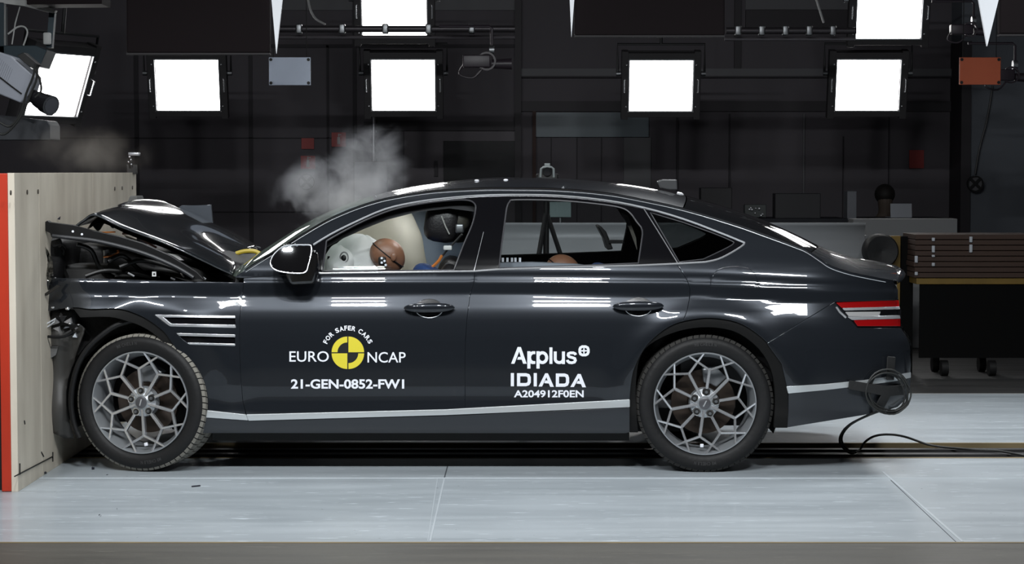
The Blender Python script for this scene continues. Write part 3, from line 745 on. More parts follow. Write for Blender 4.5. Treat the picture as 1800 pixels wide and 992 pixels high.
# ---- wheels
def arcp(r, t, y): return (r*math.sin(t), y, r*math.cos(t))
def bar2(mb, a, b, w0, w1, yf0, yf1, dep):     # spoke bar between polar nodes; a, b = (x, z)
    a = Vector((a[0], 0, a[1])); b = Vector((b[0], 0, b[1])); d = (b-a).normalized(); n = Vector((d.z, 0, -d.x))
    vs_ = []
    for p, wd, yf_ in ((a, w0, yf0), (b, w1, yf1)):
        for (q, yy) in ((-.5, yf_+dep*.45), (-.5, yf_+.004), (-.30, yf_), (.30, yf_), (.5, yf_+.004), (.5, yf_+dep*.45), (.3, yf_+dep), (-.3, yf_+dep)):
            vs_.append((p.x+n.x*wd*q, yy, p.z+n.z*wd*q))
    fs = [(i, (i+1) % 8, (i+1) % 8+8, i+8) for i in range(8)]+[tuple(range(8))[::-1], tuple(range(8, 16))]
    mb.add(vs_, fs)
def make_wheel(spin):
    w = empty('wheel')
    TY = [(.262, .02), (.268, .006), (.285, -.002), (.31, -.006), (.328, -.001), (.340, .014), (.3475, .030)]
    prof_ = TY+[(.3475, .215)]+[(r, .245-y) for r, y in TY[::-1][1:]]
    ty = MB().lathe(prof_, 96).build('tyre', RUBBER, w, smooth=50)
    # tread blocks
    tr = MB(); nb = 68
    for k in range(nb):
        for (y0, y1, sh) in ((.012, .052, .0), (.060, .112, .35), (.120, .170, .1), (.178, .232, .5)):
            t0 = 2*math.pi*(k+.10+sh)/nb; t1_ = 2*math.pi*(k+.92+sh)/nb; ro = .3525 if .05 < y0 < .17 else .3515
            ed = .340 if y0 < .02 else ro; ed2 = .340 if y1 > .22 else ro
            vs_ = []
            for t in (t0, t1_):
                tt = t
                vs_ += [arcp(.335, tt, y0), arcp(ed, tt, y0), arcp(ro, tt+.008, y0+.012), arcp(ro, tt+.02, y1-.012), arcp(ed2, tt+.028, y1), arcp(.335, tt+.028, y1)]
            tr.add(vs_, [(0, 1, 2, 3, 4, 5), (11, 10, 9, 8, 7, 6), (0, 6, 7, 1), (1, 7, 8, 2), (2, 8, 9, 3), (3, 9, 10, 4), (4, 10, 11, 5)])
    tr.build('tread', TREAD, w, smooth=0)
    # rim barrel
    MB().lathe([(.264, .010), (.262, .004), (.257, .004), (.2535, .012), (.249, .030), (.236, .060), (.232, .16), (.240, .22), (.262, .225)], 96).build('rim_barrel', RIMD, w, smooth=50)
    sp_ = MB(); e = math.radians(360/10)
    nd = lambda r, t: (r*math.sin(t), r*math.cos(t))
    for k in range(10):
        t = k*e+math.radians(8); r0 = .076 if k % 2 == 0 else .030
        A = nd(.172, t); B1 = nd(.215, t+e/2-.03); B0 = nd(.215, t-e/2+.03)
        bar2(sp_, nd(r0, t), A, .0150, .0165, .027, .022, .035)
        for (B, sg) in ((nd(.2165, t+e/2), 1), (nd(.2165, t-e/2), -1)):
            bar2(sp_, A, B, .0130, .0120, .022, .016, .028)
            dx, dz = B[0]-A[0], B[1]-A[1]; L_ = math.hypot(dx, dz); dx /= L_; dz /= L_
            # straight on to the rim
            bq = B[0]*dx+B[1]*dz; cq = B[0]**2+B[1]**2-.257**2; q = -bq+math.sqrt(bq*bq-cq)
            bar2(sp_, B, (B[0]+dx*q, B[1]+dz*q), .0118, .011, .0165, .006, .024)
    sp_.build('spokes', RIMM, w, smooth=30)
    hb = MB().lathe([(0, .024), (.034, .024), (.042, .032), (.060, .036), (.074, .040), (.080, .075), (.03, .09)], 40); hb.build('hub', RIMD, w, smooth=40)
    MB().lathe([(0, .018), (.022, .018), (.030, .021), (.032, .034)], 36).build('centre_cap', mat('cap_grey', (.12, .12, .13), .35, .6), w, smooth=40)
    for a_ in (.35,):
        MB().box((0, .0165, 0), (.006, .003, .034), (0, math.radians(28), 0)).build('cap_emblem', CHROME, w, smooth=0)
    pl = MB()
    for k in range(5):
        t = 2*math.pi*k/5+math.radians(8); c = nd(.0585, t)
        pts = [(c[0]+.0235*math.sin(t+q), .030, c[1]+.0235*math.cos(t+q)) for q in np.linspace(0, 2*math.pi, 7)[:-1]]
        pl.prism(pts, (0, .012, 0))
    pl.build('lug_plate', mat('polished_alloy', (.75, .76, .78), .1, 1), w, smooth=0, bevel=.002)
    for k in range(5):
        t = 2*math.pi*k/5+math.radians(8); c = nd(.0585, t)
        m_ = MB().cyl((c[0], .0296, c[1]), (c[0], .0290, c[1]), .0150, n=20); m_.build('lug_hole', BLACKP, w)
        MB().cyl((c[0], .020, c[1]), (c[0], .030, c[1]), .0085, n=6).cyl((c[0], .018, c[1]), (c[0], .021, c[1]), .006, n=12).build('lug_nut', STEEL, w, smooth=0)
    MB().lathe([(.045, .10), (.075, .10), (.085, .112), (.165, .112), (.167, .14), (.09, .14)], 64).build('brake_disc', BRAKE, w, smooth=40)
    MB().prism([arcp(r, t, .088) for r, t in [(.10, .0), (.10, .35), (.10, .7), (.175, .75), (.19, .35), (.175, -.05)]], (0, .07, 0)).build('brake_caliper', mat('caliper_grey', (.16, .17, .18), .4, .5), w, smooth=0, bevel=.008)
    MB().rbox((-.015, .012, -.215), (.018, .012, .018), .003).build('balance_weight', WHITEP, w)
    # raised sidewall lettering
    for base_t in (0.0, math.pi, ):
        prt = []; s2 = 'MICHELIN'
        for i, c in enumerate(s2):
            v2, f2 = text2d(c, -.0055, .0055 if c != 'I' else -.001, -.0085, .0085, .02)
            ang = base_t+(i-3.5)*.047; rr = .306
            prt.append(([((rr-y)*math.sin(ang+x/rr), (rr-y)*math.cos(ang+x/rr)) for x, y in v2], f2))
        V2, F2 = merge2d(prt); MB().add([(x, -.0068, z) for x, z in V2], F2).build('sidewall_lettering', mat('rubber_letter', (.032, .032, .033), .5), w, smooth=0)
    return w
wh = make_wheel(0)
def place_wheel(o, x, z, y, yaw, roll, far=False):
    o.rotation_mode = 'XYZ'
    M = Matrix.Translation((x, y, z)) @ Matrix.Rotation(yaw, 4, 'Z') @ Matrix.Rotation(roll, 4, 'Y')
    o.parent = car; o.matrix_parent_inverse = wm(car).inverted(); o.matrix_basis = M
    return o
wh2 = copy_tree(wh); wh3 = copy_tree(wh); wh4 = copy_tree(wh)
pr = P(1240, 712, 0.0); pf = P(236, 705, .0)
place_wheel(wh, pr.x, .353, .012, 0, 0)
place_wheel(wh2, pf.x+.02, .357, .030, -math.radians(13), math.radians(-12))
place_wheel(wh3, pr.x, .353, 2*YC-.012, math.pi, 0); place_wheel(wh4, pf.x+.08, .353, 2*YC-.04, math.pi-.1, 0)
TR2 = mat('dusty_lit_tread', (.20, .19, .165), .8, bump=(80, .3))  # front tread paler: dust and caught light both put into the colour
for ch_ in wh2.children:
    if ch_.name.startswith('tread'): ch_.material_slots[0].link = 'OBJECT'; ch_.material_slots[0].material = TR2
# wheel housings
for (cx, cz, x0, x1) in ((pr.x, .36, 0, 0), (pf.x+.03, .38, 0, 0)):
    for (ya, yb) in ((.085, .42), (2*YC-.42, 2*YC-.085)):
        rows = []
        for k in range(25):
            t = math.radians(-115+230*k/24); rows.append([(cx+.395*math.sin(t), yy, cz+.395*math.cos(t)) for yy in (ya, (ya+yb)/2, yb)])
        lin = MB().grid(rows)
        inner = yb if ya < YC else ya
        lin.prism([(cx+.395*math.sin(math.radians(t)), inner, cz+.395*math.cos(math.radians(t))) for t in range(-115, 116, 10)], (0, .01 if ya < YC else -.01, 0))
        lin.build('wheel_liner', PLAST, car, smooth=30)
# underbody
ub = MB(); ub.box((-.47, YC, .225), (2.15, 1.60, .15)).box((-.25, YC, .22), (2.6, 1.0, .12)).box((1.60, YC, .53), (.5, 1.3, .16))
ub.cyl((-1.4, YC+.1, .19), (1.0, YC+.1, .2), .035).cyl((1.4, .9, .33), (1.85, .9, .33), .08)
ub.build('underbody', mat('underbody_black', (.008, .008, .008), .7), car, smooth=30)
# ---- interior
def PI_(u, v, Y): return P(u, v, Y)
MB().box((-.1, YC, .34), (2.5, 1.6, .04)).box((1.25, YC, .70), (.75, 1.45, .5)).build('cabin_floor', INTER, car, smooth=0)
# parcel shelf behind rear seats, dashboard
MB().rbox((-1.10, YC, .84), (.34, 1.42, .26), .06).build('dashboard', INTER, car)
def seat(yc, x0, back_deg, hr=True):
    s = MB(); s.rbox((x0-.22, yc, .48), (.50, .50, .16), .06)
    s.rbox((x0+.12, yc, .76), (.15, .50, .62), .06, (0, math.radians(back_deg), 0)); o = s.build('seat', LEATHER, car)
    if hr:
        h = MB().rbox((x0+.29, yc, 1.195), (.13, .27, .20), .05, (0, math.radians(back_deg-8), 0)); h.build('headrest', LEATHER, o)
        MB().cyl((x0+.24, yc-.06, 1.02), (x0+.27, yc-.06, 1.14), .007).cyl((x0+.24, yc+.06, 1.02), (x0+.27, yc+.06, 1.14), .007).build('headrest_post', CHROME, o)
    return o
seat(.50, -.53, 24, False); seat(1.36, -.55, 22, False)
def headrest(c, ang, par=car):
    o = MB().rbox(c, (.185, .27, .20), .06, (0, ang, 0)).build('headrest', LEATHER, car); return o
hp = P(777, 393, .42); headrest((hp.x, .50, hp.z), .15)
MB().rbox((hp.x+.10, .50, hp.z+.02), (.10, .22, .12), .04, (0, .4, 0)).build('headrest_shell', mat('olive_plastic', (.035, .033, .025), .5), car)
MB().tube([P(776, 380, .36), P(783, 398, .36), P(790, 412, .36)], .004, 6).build('headrest_piping', mat('piping_grey', (.3, .3, .28), .5), car)
hp2 = P(800, 395, 1.3); headrest((hp2.x, 1.36, hp2.z), .15)
rs = MB(); rs.rbox((.52, YC, .52), (.5, 1.35, .2), .06).rbox((.84, YC, .78), (.16, 1.35, .46), .06, (0, math.radians(24), 0)); rs.build('rear_seat', LEATHER, car)
# B pillar belt
MB().tube([P(812, 412, .30), P(800, 425, .34), P(789, 436, .38), P(776, 452, .42), P(760, 470, .46)], .006, 6).build('seat_belt', mat('belt_grey', (.05, .05, .05), .6), car)
MB().rbox(P(787, 436, .36), (.045, .02, .025), .006).build('belt_tongue', mat('light_plastic', (.55, .56, .55), .5), car)
MB().tube([P(757, 472, .40), P(765, 465, .40), P(772, 458, .39), P(777, 449, .39)], .008, 6).build('orange_cable', ORANGEW, car)
MB().rbox(P(808, 402, .34), (.045, .03, .05), .01).build('belt_anchor', STEEL, car)
MB().rbox(P(750, 451, 1.55), (.26, .03, .02), .006).build('far_door_trim', mat('trim_light', (.5, .5, .5), .4), car)
# C pillar trim seen through the rear side window
MB().prism([P(1092, 374, .45), P(1104, 380, .45), P(1118, 418, .45), P(1120, 440, .45), P(1106, 402, .45)], (0, .02, 0)).build('pillar_trim', CREAM, car, smooth=0)
MB().prism([P(878, 463, .34), P(935, 462, .34), P(1010, 465, .34), P(1050, 470, .34), P(1050, 480, .34), P(878, 480, .34)], (0, .12, 0)).build('rear_door_pad', mat('pad_grey', (.30, .33, .38), .7), car, smooth=0)
for q_ in (884, 892, 900, 906, 914): MB().box(P(q_, 457, .42), (.012, .01, .022)).build('pad_label', WHITEP, car, smooth=0)
# airbags: soft inflated cushions
def cushion(name, c, d, m, seed=0, rot=(0, 0, 0), p=2.6, seam=True):
    bm = bmesh.new(); bmesh.ops.create_uvsphere(bm, u_segments=48, v_segments=32, radius=1)
    R = Euler(rot).to_matrix()
    for v in bm.verts:
        q = v.co; s = (abs(q.x)**p+abs(q.y)**p+abs(q.z)**p)**(-1/p)
        q = Vector((q.x*s, q.y*s, q.z*s)); th = math.atan2(q.y, q.x)
        wv = 1+.018*math.sin(7*th+seed)+.012*math.sin(11*q.z+3*th)
        v.co = R @ Vector((q.x*d[0]*wv, q.y*d[1]*wv, q.z*d[2]*wv))
    mb = MB(); bm.verts.ensure_lookup_table(); mb.add([v.co+Vector(c) for v in bm.verts], [tuple(x.index for x in f.verts) for f in bm.faces]); bm.free()
    return mb.build(name, m, car, smooth=180)
# steering wheel airbag (driver) and the bigger cushion of the passenger side beyond
c1 = P(628, 468, .60); cushion('driver_airbag', c1, (.155, .20, .17), AIRB, 1, (0, .25, 0), 2.2)
c2 = P(603, 470, .60); cushion('knee_airbag', c2, (.10, .26, .13), AIRB, 2, (0, .1, 0), 2.4)
c3 = P(684, 446, 1.25); cushion('passenger_airbag', c3, (.20, .30, .30), AIRC, 3, (0, -.2, 0), 2.5)
ring = [P(605+7*math.cos(t), 452.5+9*math.sin(t), .36) for t in np.linspace(0, 2*math.pi, 19)[:-1]]
MB().tube(ring, .004, 6, True).build('vent_ring', mat('vent_grey', (.3, .3, .3), .6), car)
MB().sphere(P(604, 454, .36), .014, sc=(1, .5, 1.2)).build('vent_hole', BLACKP, car)
MB().tube([P(581, 451, .42), P(580, 462, .42), P(584, 478, .42)], .016, 10).build('steering_wheel', PLAST, car)
cush = MB().rbox(P(762, 425, 1.42), (.46, .04, .42), .018); cush.build('curtain_airbag', cloth('curtain_fabric', (.62, .70, .80), .65), car)
# ---- bonnet
nearE = [(408, 483), (340, 453), (270, 422), (215, 398), (180, 383), (160, 377), (146, 386), (134, 399)]
farE = [(458, 437), (412, 414), (374, 395), (338, 376), (303, 363), (279, 354), (262, 362), (250, 376)]
def cv3(pts, Y): return catmull([P(u, v, Y) for u, v in pts], 6)
NE = cv3(nearE, .13); FE = cv3(farE, 1.70)
rows = []
for i in range(len(NE)):
    s = i/(len(NE)-1); row = []
    for k in range(41):
        t = k/40; p = NE[i].lerp(FE[i], t)
        lift = .044*(1-abs(2*t-1)**3.0)*(1-.80*s)
        cr = .010*math.sin(7*t+5*s)*math.sin(3*math.pi*s)+.012*math.sin(15*s+4*t)*max(0, s-.45)
        notch = -.10*math.exp(-((t-.45)/.18)**2)*max(0, 1-s*4)
        row.append((p.x+notch, p.y, p.z+lift+cr-.02*max(0, 1-s*5)*math.exp(-((t-.45)/.2)**2)))
    rows.append(row)
MB().grid(rows).build('bonnet', mat('darkened_paint', (.010, .012, .014), .16, .2, 1, .03, .1), car, smooth=180, solid=.012)  # copy of the body paint, darkened to keep lamp sheen off the bonnet
MB().tube([Vector(r[0]) for r in rows], .0025, 6).build('bonnet_edge', CHROME if False else mat('edge_paint', (.10, .11, .12), .25, .6, 1), car)
# inner bonnet frame
inn = [[(q[0]+.01, q[1], q[2]-.03-.02*math.sin(9*j/40*math.pi)) for j, q in enumerate(r)][2:-2] for r in rows]
MB().grid(inn).build('bonnet_frame', PLAST, car, smooth=60)
# torn upper wing rail standing proud
railo = [(70, 391), (80, 390), (83, 388), (88, 391), (128, 396), (135, 400), (165, 406), (210, 416), (250, 428), (300, 450), (345, 478), (358, 491), (342, 491), (310, 474), (270, 456), (225, 441), (170, 428), (122, 422), (118, 419), (100, 419), (90, 417), (88, 410), (80, 406), (72, 402)]
wr = MB().prism([P(u, v, .03) for u, v in railo], (0, .05, 0)).build('wing_rail', mat('rail_black', (.006, .006, .0065), .4, spec=.3), car, smooth=0, bevel=.003)
MB().tube([P(u, v, .02) for u, v in [(92, 415), (130, 419), (170, 424), (225, 437), (270, 452), (312, 471), (340, 488)]], .010, 8, smooth_=3).build('rail_flange', mat('rail_grey', (.018, .019, .022), .4, spec=.3), wr)
for (u, v) in ((74.5, 397), (128, 407), (144, 412)):
    MB().cyl(P(u, v, .028), P(u, v, .031), .006, n=12).build('rail_bolt', WHITEP, wr)
MB().rbox(P(100, 427, .08), (.05, .03, .035), .006, (0, -.3, 0)).build('rail_bracket', PLAST, car)
# engine bay contents
MB().rbox(P(122, 450, .75), (.19, 1.2, .24), .05, (0, .15, 0)).build('radiator_pack', PLAST, car)
eb = MB(); eb.rbox(P(215, 462, .95), (.62, .8, .20), .04, (0, .12, 0)); eb.rbox(P(300, 478, .8), (.5, 1.1, .12), .03, (0, .3, 0)); eb.build('engine_cover', PLAST, car)
MB().rbox(P(240, 505, .9), (.95, 1.3, .30), .03).build('engine_block', mat('engine_dark', (.012, .012, .012), .6), car)
pts_ = [[(105, 432), (112, 440), (108, 462), (118, 488)], [(135, 430), (160, 440), (175, 470), (200, 488)], [(190, 460), (215, 450), (240, 470), (262, 488)], [(210, 470), (250, 458), (300, 470), (340, 486)], [(150, 486), (185, 476), (230, 480), (280, 490)]]
for q in pts_:
    MB().tube([P(u, v, .14+.03*i) for i, (u, v) in enumerate(q)], .012, 8, smooth_=5).build('hose', mat('hose_rubber', (.008, .008, .008), .35, spec=.3), car)
MB().cyl(P(185, 445, .2), P(185, 462, .2), .016, n=16).cyl(P(185, 440, .2), P(186, 446, .2), .02, n=16).build('fluid_canister', STEEL, car)
MB().tube([P(182, 452, .17), P(196, 450, .17), P(208, 444, .17), (P(206, 440, .17))], .006, 6, smooth_=4).build('metal_pipe', COPPER, car)
MB().tube([P(175, 409, .22), P(203, 408, .22)], .004, 6).build('orange_wire', ORANGEW, car)
MB().tube([P(215, 411, .25), P(232, 412, .25), P(255, 424, .25), P(275, 436, .25)], .006, 6, smooth_=3).build('metal_pipe', mat('rust_brown', (.10, .03, .015), .5), car)
MB().prism([P(217, 413, .3), P(240, 421, .3), P(240, 430, .3), P(228, 424, .3)], (0, .01, 0)).build('grey_bracket', mat('grey_bracket', (.33, .31, .27), .6), car, smooth=0)
MB().prism([P(276, 443, .2), P(312, 448, .2), P(323, 458, .2), (P(300, 456, .2))], (0, .01, 0)).build('white_label', mat('label_white', (.75, .75, .74), .5), car, smooth=0)
MB().box(P(271, 482, .1), (.021, .006, .024)).build('marker_sticker', mat('sticker_white', (.75, .76, .76), .6), car, smooth=0)
MB().cyl(P(271, 482, .096), P(271, 482, .094), .005, n=14).build('sticker_dot', BLACKP, car)
MB().prism([P(232, 466, .5), P(275, 462, .5), P(285, 468, .5), P(240, 469, .5)], (0, .02, 0)).build('grey_bracket', MATS['grey_bracket'], car, smooth=0)
for (u0, v0, u1, v1) in ((225, 480, 236, 486), (300, 489, 308, 492), (318, 480, 323, 488), (352, 486, 362, 491), (330, 474, 334, 478)):
    MB().tube([P(u0, v0, .12), P(u1, v1, .12)], .005, 6).build('bright_clip', CHROME, car)
# cowl gap, hose and far wing
MB().rbox(P(420, 462, 1.0), (.20, 1.2, .10), .03, (0, .3, 0)).build('cowl', PLAST, car)
MB().tube([P(415, 446, .9), P(430, 442, .9), P(447, 442, .9), P(458, 447, .9)], .012, 8, smooth_=4).build('yellow_hose', mat('hose_yellow', (.35, .26, .02), .5), car)
MB().prism([P(404, 457, .6), P(428, 459, .6), P(410, 463, .6)], (0, .02, 0)).build('lit_patch', mat('label_white', (.7, .7, .7)), car, smooth=0)  # white triangle stands in for a lit patch in the cowl gap
MB().prism([P(300, 372, 1.78), P(320, 361, 1.78), P(345, 362, 1.78), P(371, 360, 1.78), P(374, 394, 1.78), P(374, 450, 1.78), P(300, 450, 1.78)], (0, .03, 0)).build('far_wing', mat('far_wing_grey', (.06, .07, .085), .4, .4, .6), car, smooth=0, bevel=.006)
MB().prism([P(216, 372, 1.9), P(228, 345, 1.9), P(240, 344, 1.9), P(242, 352, 1.9), P(238, 374, 1.9)], (.03, .05, 0)).build('bumper_shard', mat('shard_grey', (.10, .10, .10), .4, coat=.5), car, smooth=0, bevel=.004)
# crushed bumper side, headlamp remains
bp_ = [(78, 556), (92, 552), (128, 560), (150, 578), (135, 620), (124, 660), (120, 700), (122, 740), (130, 770), (112, 770), (92, 760), (84, 735), (79, 690), (82, 640), (77, 600)]
bpz = MB()
V, T = tri2d(bp_, [], 8)
vs_ = []
for (u, v) in V:
    q = P(u, v, .16+.025*math.sin(v*.05)+.02*math.sin(u*.11)+.0016*(130-u)*.2); vs_.append(q)
bpz.add(vs_, [tuple(t) for t in T]); bpz.build('crushed_bumper', mat('bumper_grey', (.055, .053, .050), .5, bump=(6, .4)), car, smooth=60, solid=.01)
MB().prism([P(84, 610, .12), P(103, 608, .12), P(98, 625, .12), P(86, 632, .12)], (0, .02, 0)).build('bumper_insert', mat('insert_grey', (.12, .12, .12), .5), car, smooth=0, bevel=.003)
for k in range(26):
    u = 80+RS.rand()*55; v = 548+RS.rand()*44; s = 3+RS.rand()*8; Y_ = .04+RS.rand()*.14
    a0 = RS.rand()*6.28; pts = [P(u+s*math.cos(a0+j*2.0+RS.rand()), v+s*.7*math.sin(a0+j*2.0+RS.rand()), Y_+.02*RS.rand()) for j in range(3)]
    m_ = [PLAST, PLAST, PLAST, mat('lens_shard', (.28, .28, .29), .12, .4, 1), CHROME][int(RS.rand()*5)]
    MB().prism(pts, (.004, .012, .004)).build('headlamp_shard', m_, car, smooth=0)
MB().tube([P(70, 578, .05), P(84, 568, .05), P(98, 560, .05), P(96, 566, .05), P(82, 576, .05), P(71, 580, .05)], .004, 6).build('headlamp_bezel', CHROME, car)
MB().tube([P(84, 592, .05), P(100, 593, .05), P(115, 591, .05), P(127, 584, .05)], .008, 6, smooth_=3).build('headlamp_seal', PLAST, car)
hl = MB().rbox(P(118, 556, .2), (.14, .2, .10), .03); hl.build('headlamp_housing', PLAST, car)
for (u, v, r_) in ((93, 541, .007), (119, 543, .010), (123, 569, .007), (138, 571, .005)):
    MB().sphere(P(u, v, .03), r_, 6, 8, (1.4, 1, .8)).build('lens_fragment', mat('bright_glass', (.8, .82, .85), .08, .9), car)
# hanging liner edge beside the tyre
MB().tube([P(u, v, .06) for u, v in [(236, 563), (205, 572), (178, 590), (155, 612), (138, 640), (128, 675), (125, 710), (130, 745), (140, 770)]], .014, 8, smooth_=4).build('liner_edge', PLAST, car)
MB().prism([P(u, v, .19) for u, v in [(100, 560), (230, 556), (250, 575), (190, 592), (150, 630), (130, 620)]], (0, .02, 0)).build('liner_flap', PLAST, car, smooth=0)
MB().prism([P(72, 521, .0), P(100, 501, .0), P(106, 503, .0), P(90, 514, .0), P(82, 520, .0)], (0, .02, 0)).build('wing_shard', BLACK, car, smooth=0)
MB().tube([P(u, v, .10) for u, v in [(85, 520), (70, 516), (58, 510), (70, 505), (90, 500), (98, 488)]], .004, 6, smooth_=3).build('torn_strip', mat('strip_clear', (.35, .36, .37), .2, coat=1), car)
def film(poly, Y0, name='torn_film'):
    V, T = tri2d(poly, [], 9); vs_ = [P(u, v, Y0+.03*math.sin(u*.2+v*.09)) for u, v in V]
    return MB().add(vs_, [tuple(t) for t in T]).build(name, glass('film_clear', (.62, .63, .63), .9), car, smooth=60, solid=.003)
film([(72, 425), (84, 440), (92, 460), (94, 490), (80, 486), (74, 470), (76, 450)], .05)
film([(60, 490), (92, 480), (92, 498), (80, 520), (76, 560), (62, 530)], .08)
# ---- door mirror
mo = smoothpoly([(475, 462), (480, 448), (492, 436), (504, 431), (540, 430), (547, 434), (547, 448), (543, 466), (538, 479), (520, 481), (494, 478), (480, 472)], 3, True)
mr = empty('door_mirror', P(512, 482, .0), car)
MB().prism([P(u, v, -.10) for u, v in inset(mo, -1.5)], (0, .09, 0)).build('mirror_shell', BLACK, mr, smooth=30, bevel=.010)
mc = P(514, 452, -.15)
def mpt(u, v, add=0.0):
    p = P(u, v, -.15); dx, dz = p.x-mc.x, p.z-mc.z
    return Vector((p.x, -.150+add+dz*math.tan(math.radians(MTZ))-dx*math.tan(math.radians(MTX))+(dx*dx+dz*dz)/(2*1.3), p.z))
MTZ, MTX = 17.5, -4.0
V, T = tri2d(inset(mo, 1.8), [], 3)
MB().add([mpt(u, v) for u, v in V], [tuple(t) for t in T]).build('mirror_glass', MIRROR, mr, smooth=180)
MB().tube([mpt(u, v, -.002) for u, v in inset(mo, .8)], .0028, 6, True).build('mirror_rim', CHROME, mr)
MB().prism([P(544, 438, -.08), P(558, 442, -.06), P(560, 480, -.05), P(552, 500, -.05), P(510, 502, -.06), P(500, 480, -.08)], (0, .12, 0)).build('mirror_arm', BLACK, mr, smooth=30, bevel=.02)
# roof antenna and roof fasteners
an = MB().prism([P(1154, 319, .93), P(1165, 315.5, .93), P(1190, 316, .93), P(1191, 334, .93), P(1176, 334, .93), P(1162, 331, .93)], (0, .05, 0)); an.build('roof_antenna', mat('antenna_grey', (.045, .047, .05), .35, coat=.6), car, smooth=0, bevel=.006)
MB().tube([P(1190, 339, .9), P(1199, 341, .9), P(1201, 346, .9), P(1200, 351, .9)], .005, 6, smooth_=3).build('antenna_lead', CHROME, car)
for (u, v) in ((838, 317.5), (889, 316.5)): MB().sphere(P(u, v, .6), .008, 6, 8, (1.6, 1, .7)).build('roof_marker', WHITEP, car)
MB().tube([P(659, 344, .5), P(664, 349, .5), P(671, 353, .5)], .004, 6).build('screen_clip', CHROME, car)

# ------------------------------------------------------------------ crash test dummies (seated, mostly below the window line)
def dummy(yc, head, label, scale=1.0, lean=.0, far=False):
    hx, hz = head.x, head.z
    d = empty('crash_test_dummy', (hx+.35, yc, .52)); tag(d, label, 'crash test dummy')
    J = {'pelvis': (hx+.50, yc, .66), 'waist': (hx+.42, yc, .80), 'chest': (hx+.28, yc, .95), 'neck': (hx+.13, yc, 1.03)}
    names = list(J); pos = [J[n] for n in names]; rad = [.13, .12, .13, .055]
    edges = [(0, 1), (1, 2), (2, 3)]
    def addn(p, r, par): pos.append(p); rad.append(r); edges.append((par, len(pos)-1)); return len(pos)-1
    for s in (-1, 1):
        sh = addn((hx+.24, yc+s*.16, .97), .06, 2); el = addn((hx+.05, yc+s*.22, .82), .042, sh); wr_ = addn((hx-.18, yc+s*.18, .86), .032, el)
        hd = addn((hx-.25, yc+s*.17, .875), .035, wr_)
        for q in range(4): 
            f1 = addn((hx-.30, yc+s*.17+(q-1.5)*.02, .885), .009, hd); addn((hx-.335, yc+s*.17+(q-1.5)*.02, .868), .008, f1)
        addn((hx-.27, yc+s*.13, .90), .010, hd)
        hp_ = addn((hx+.42, yc+s*.10, .62), .09, 0); kn = addn((hx+.0, yc+s*.14, .66), .062, hp_); an_ = addn((hx-.22, yc+s*.13, .42), .045, kn); addn((hx-.36, yc+s*.13, .42), .04, an_)
    me = bpy.data.meshes.new('body'); me.from_pydata(pos, edges, []); o = bpy.data.objects.new('body', me); COL.objects.link(o)
    md = o.modifiers.new('s', 'SKIN'); 
    for i, v in enumerate(me.skin_vertices[0].data): v.radius = (rad[i], rad[i]); v.use_root = (i == 0)
    sd = o.modifiers.new('ss', 'SUBSURF'); sd.levels = 1; sd.render_levels = 2
    me.materials.append(BLUEC); setpar(o, d)
    # head of brown vinyl with a face, turned down into the airbag
    R = Euler((0, -.9, 0)).to_matrix()
    h = MB(); hv = []
    n_, m_ = 20, 28
    for i in range(n_+1):
        th = math.pi*i/n_
        for k in range(m_):
            ph = 2*math.pi*k/m_
            x, y, z = math.sin(th)*math.cos(ph), math.sin(th)*math.sin(ph), math.cos(th)
            X = x*.088; Yy = y*.072; Z = z*.100
            if x < 0:      # face side (-x): flatter face, brow, nose, chin
                X *= .93; X -= .020*math.exp(-((z+.12)/.10)**2-(y/.20)**2); X += .010*math.exp(-((z-.12)/.09)**2)*(1-math.exp(-(y/.15)**2)); X -= .010*math.exp(-((z+.72)/.2)**2-(y/.4)**2)
            if z < -.3: Yy *= 1-.28*(-z-.3); X *= 1-.15*(-z-.3)
            hv.append(Vector((hx, yc, hz))+R@Vector((X, Yy, Z)))
    h.add(hv, [(i*m_+k, (i+1)*m_+k, (i+1)*m_+(k+1) % m_, i*m_+(k+1) % m_) for i in range(n_) for k in range(m_)])
    hd = h.build('head', SKIN_D, d, smooth=180)
    sm = [Vector((hx, yc, hz))+R@Vector((.006, .0735*math.cos(t), .102*math.sin(t))) for t in np.linspace(0, 2*math.pi, 33)[:-1]]
    MB().tube(sm, .003, 5, True).build('head_seam', BLACKP, hd)
    for s in (-1, 1):
        c_ = Vector((hx, yc, hz))+R@Vector((.02, s*.074, -.03)); MB().sphere(c_, .022, 8, 12, (.7, .3, 1)).build('ear', SKIN_D, hd)
    return d, hd
hpos = P(681, 450, .43)
d1_, hd1 = dummy(.43, hpos, 'brown-headed crash test dummy in the front seat, face against the white airbag')
for k, (u, v) in enumerate(((671, 454), (676, 459), (671, 462), (678, 466))):
    MB().cyl(P(u, v, .345), P(u, v, .365), .0062, n=12).build('head_marker', WHITEP, hd1)
MB().rbox(P(672, 459, .362), (.042, .02, .045), .01).build('marker_plate', BLACKP, hd1)
hpos2 = P(990, 463, .50)
d2_, hd2 = dummy(.50, Vector((hpos2.x, .5, hpos2.z-.045)), 'crash test dummy in the rear seat, only its brown head top showing')
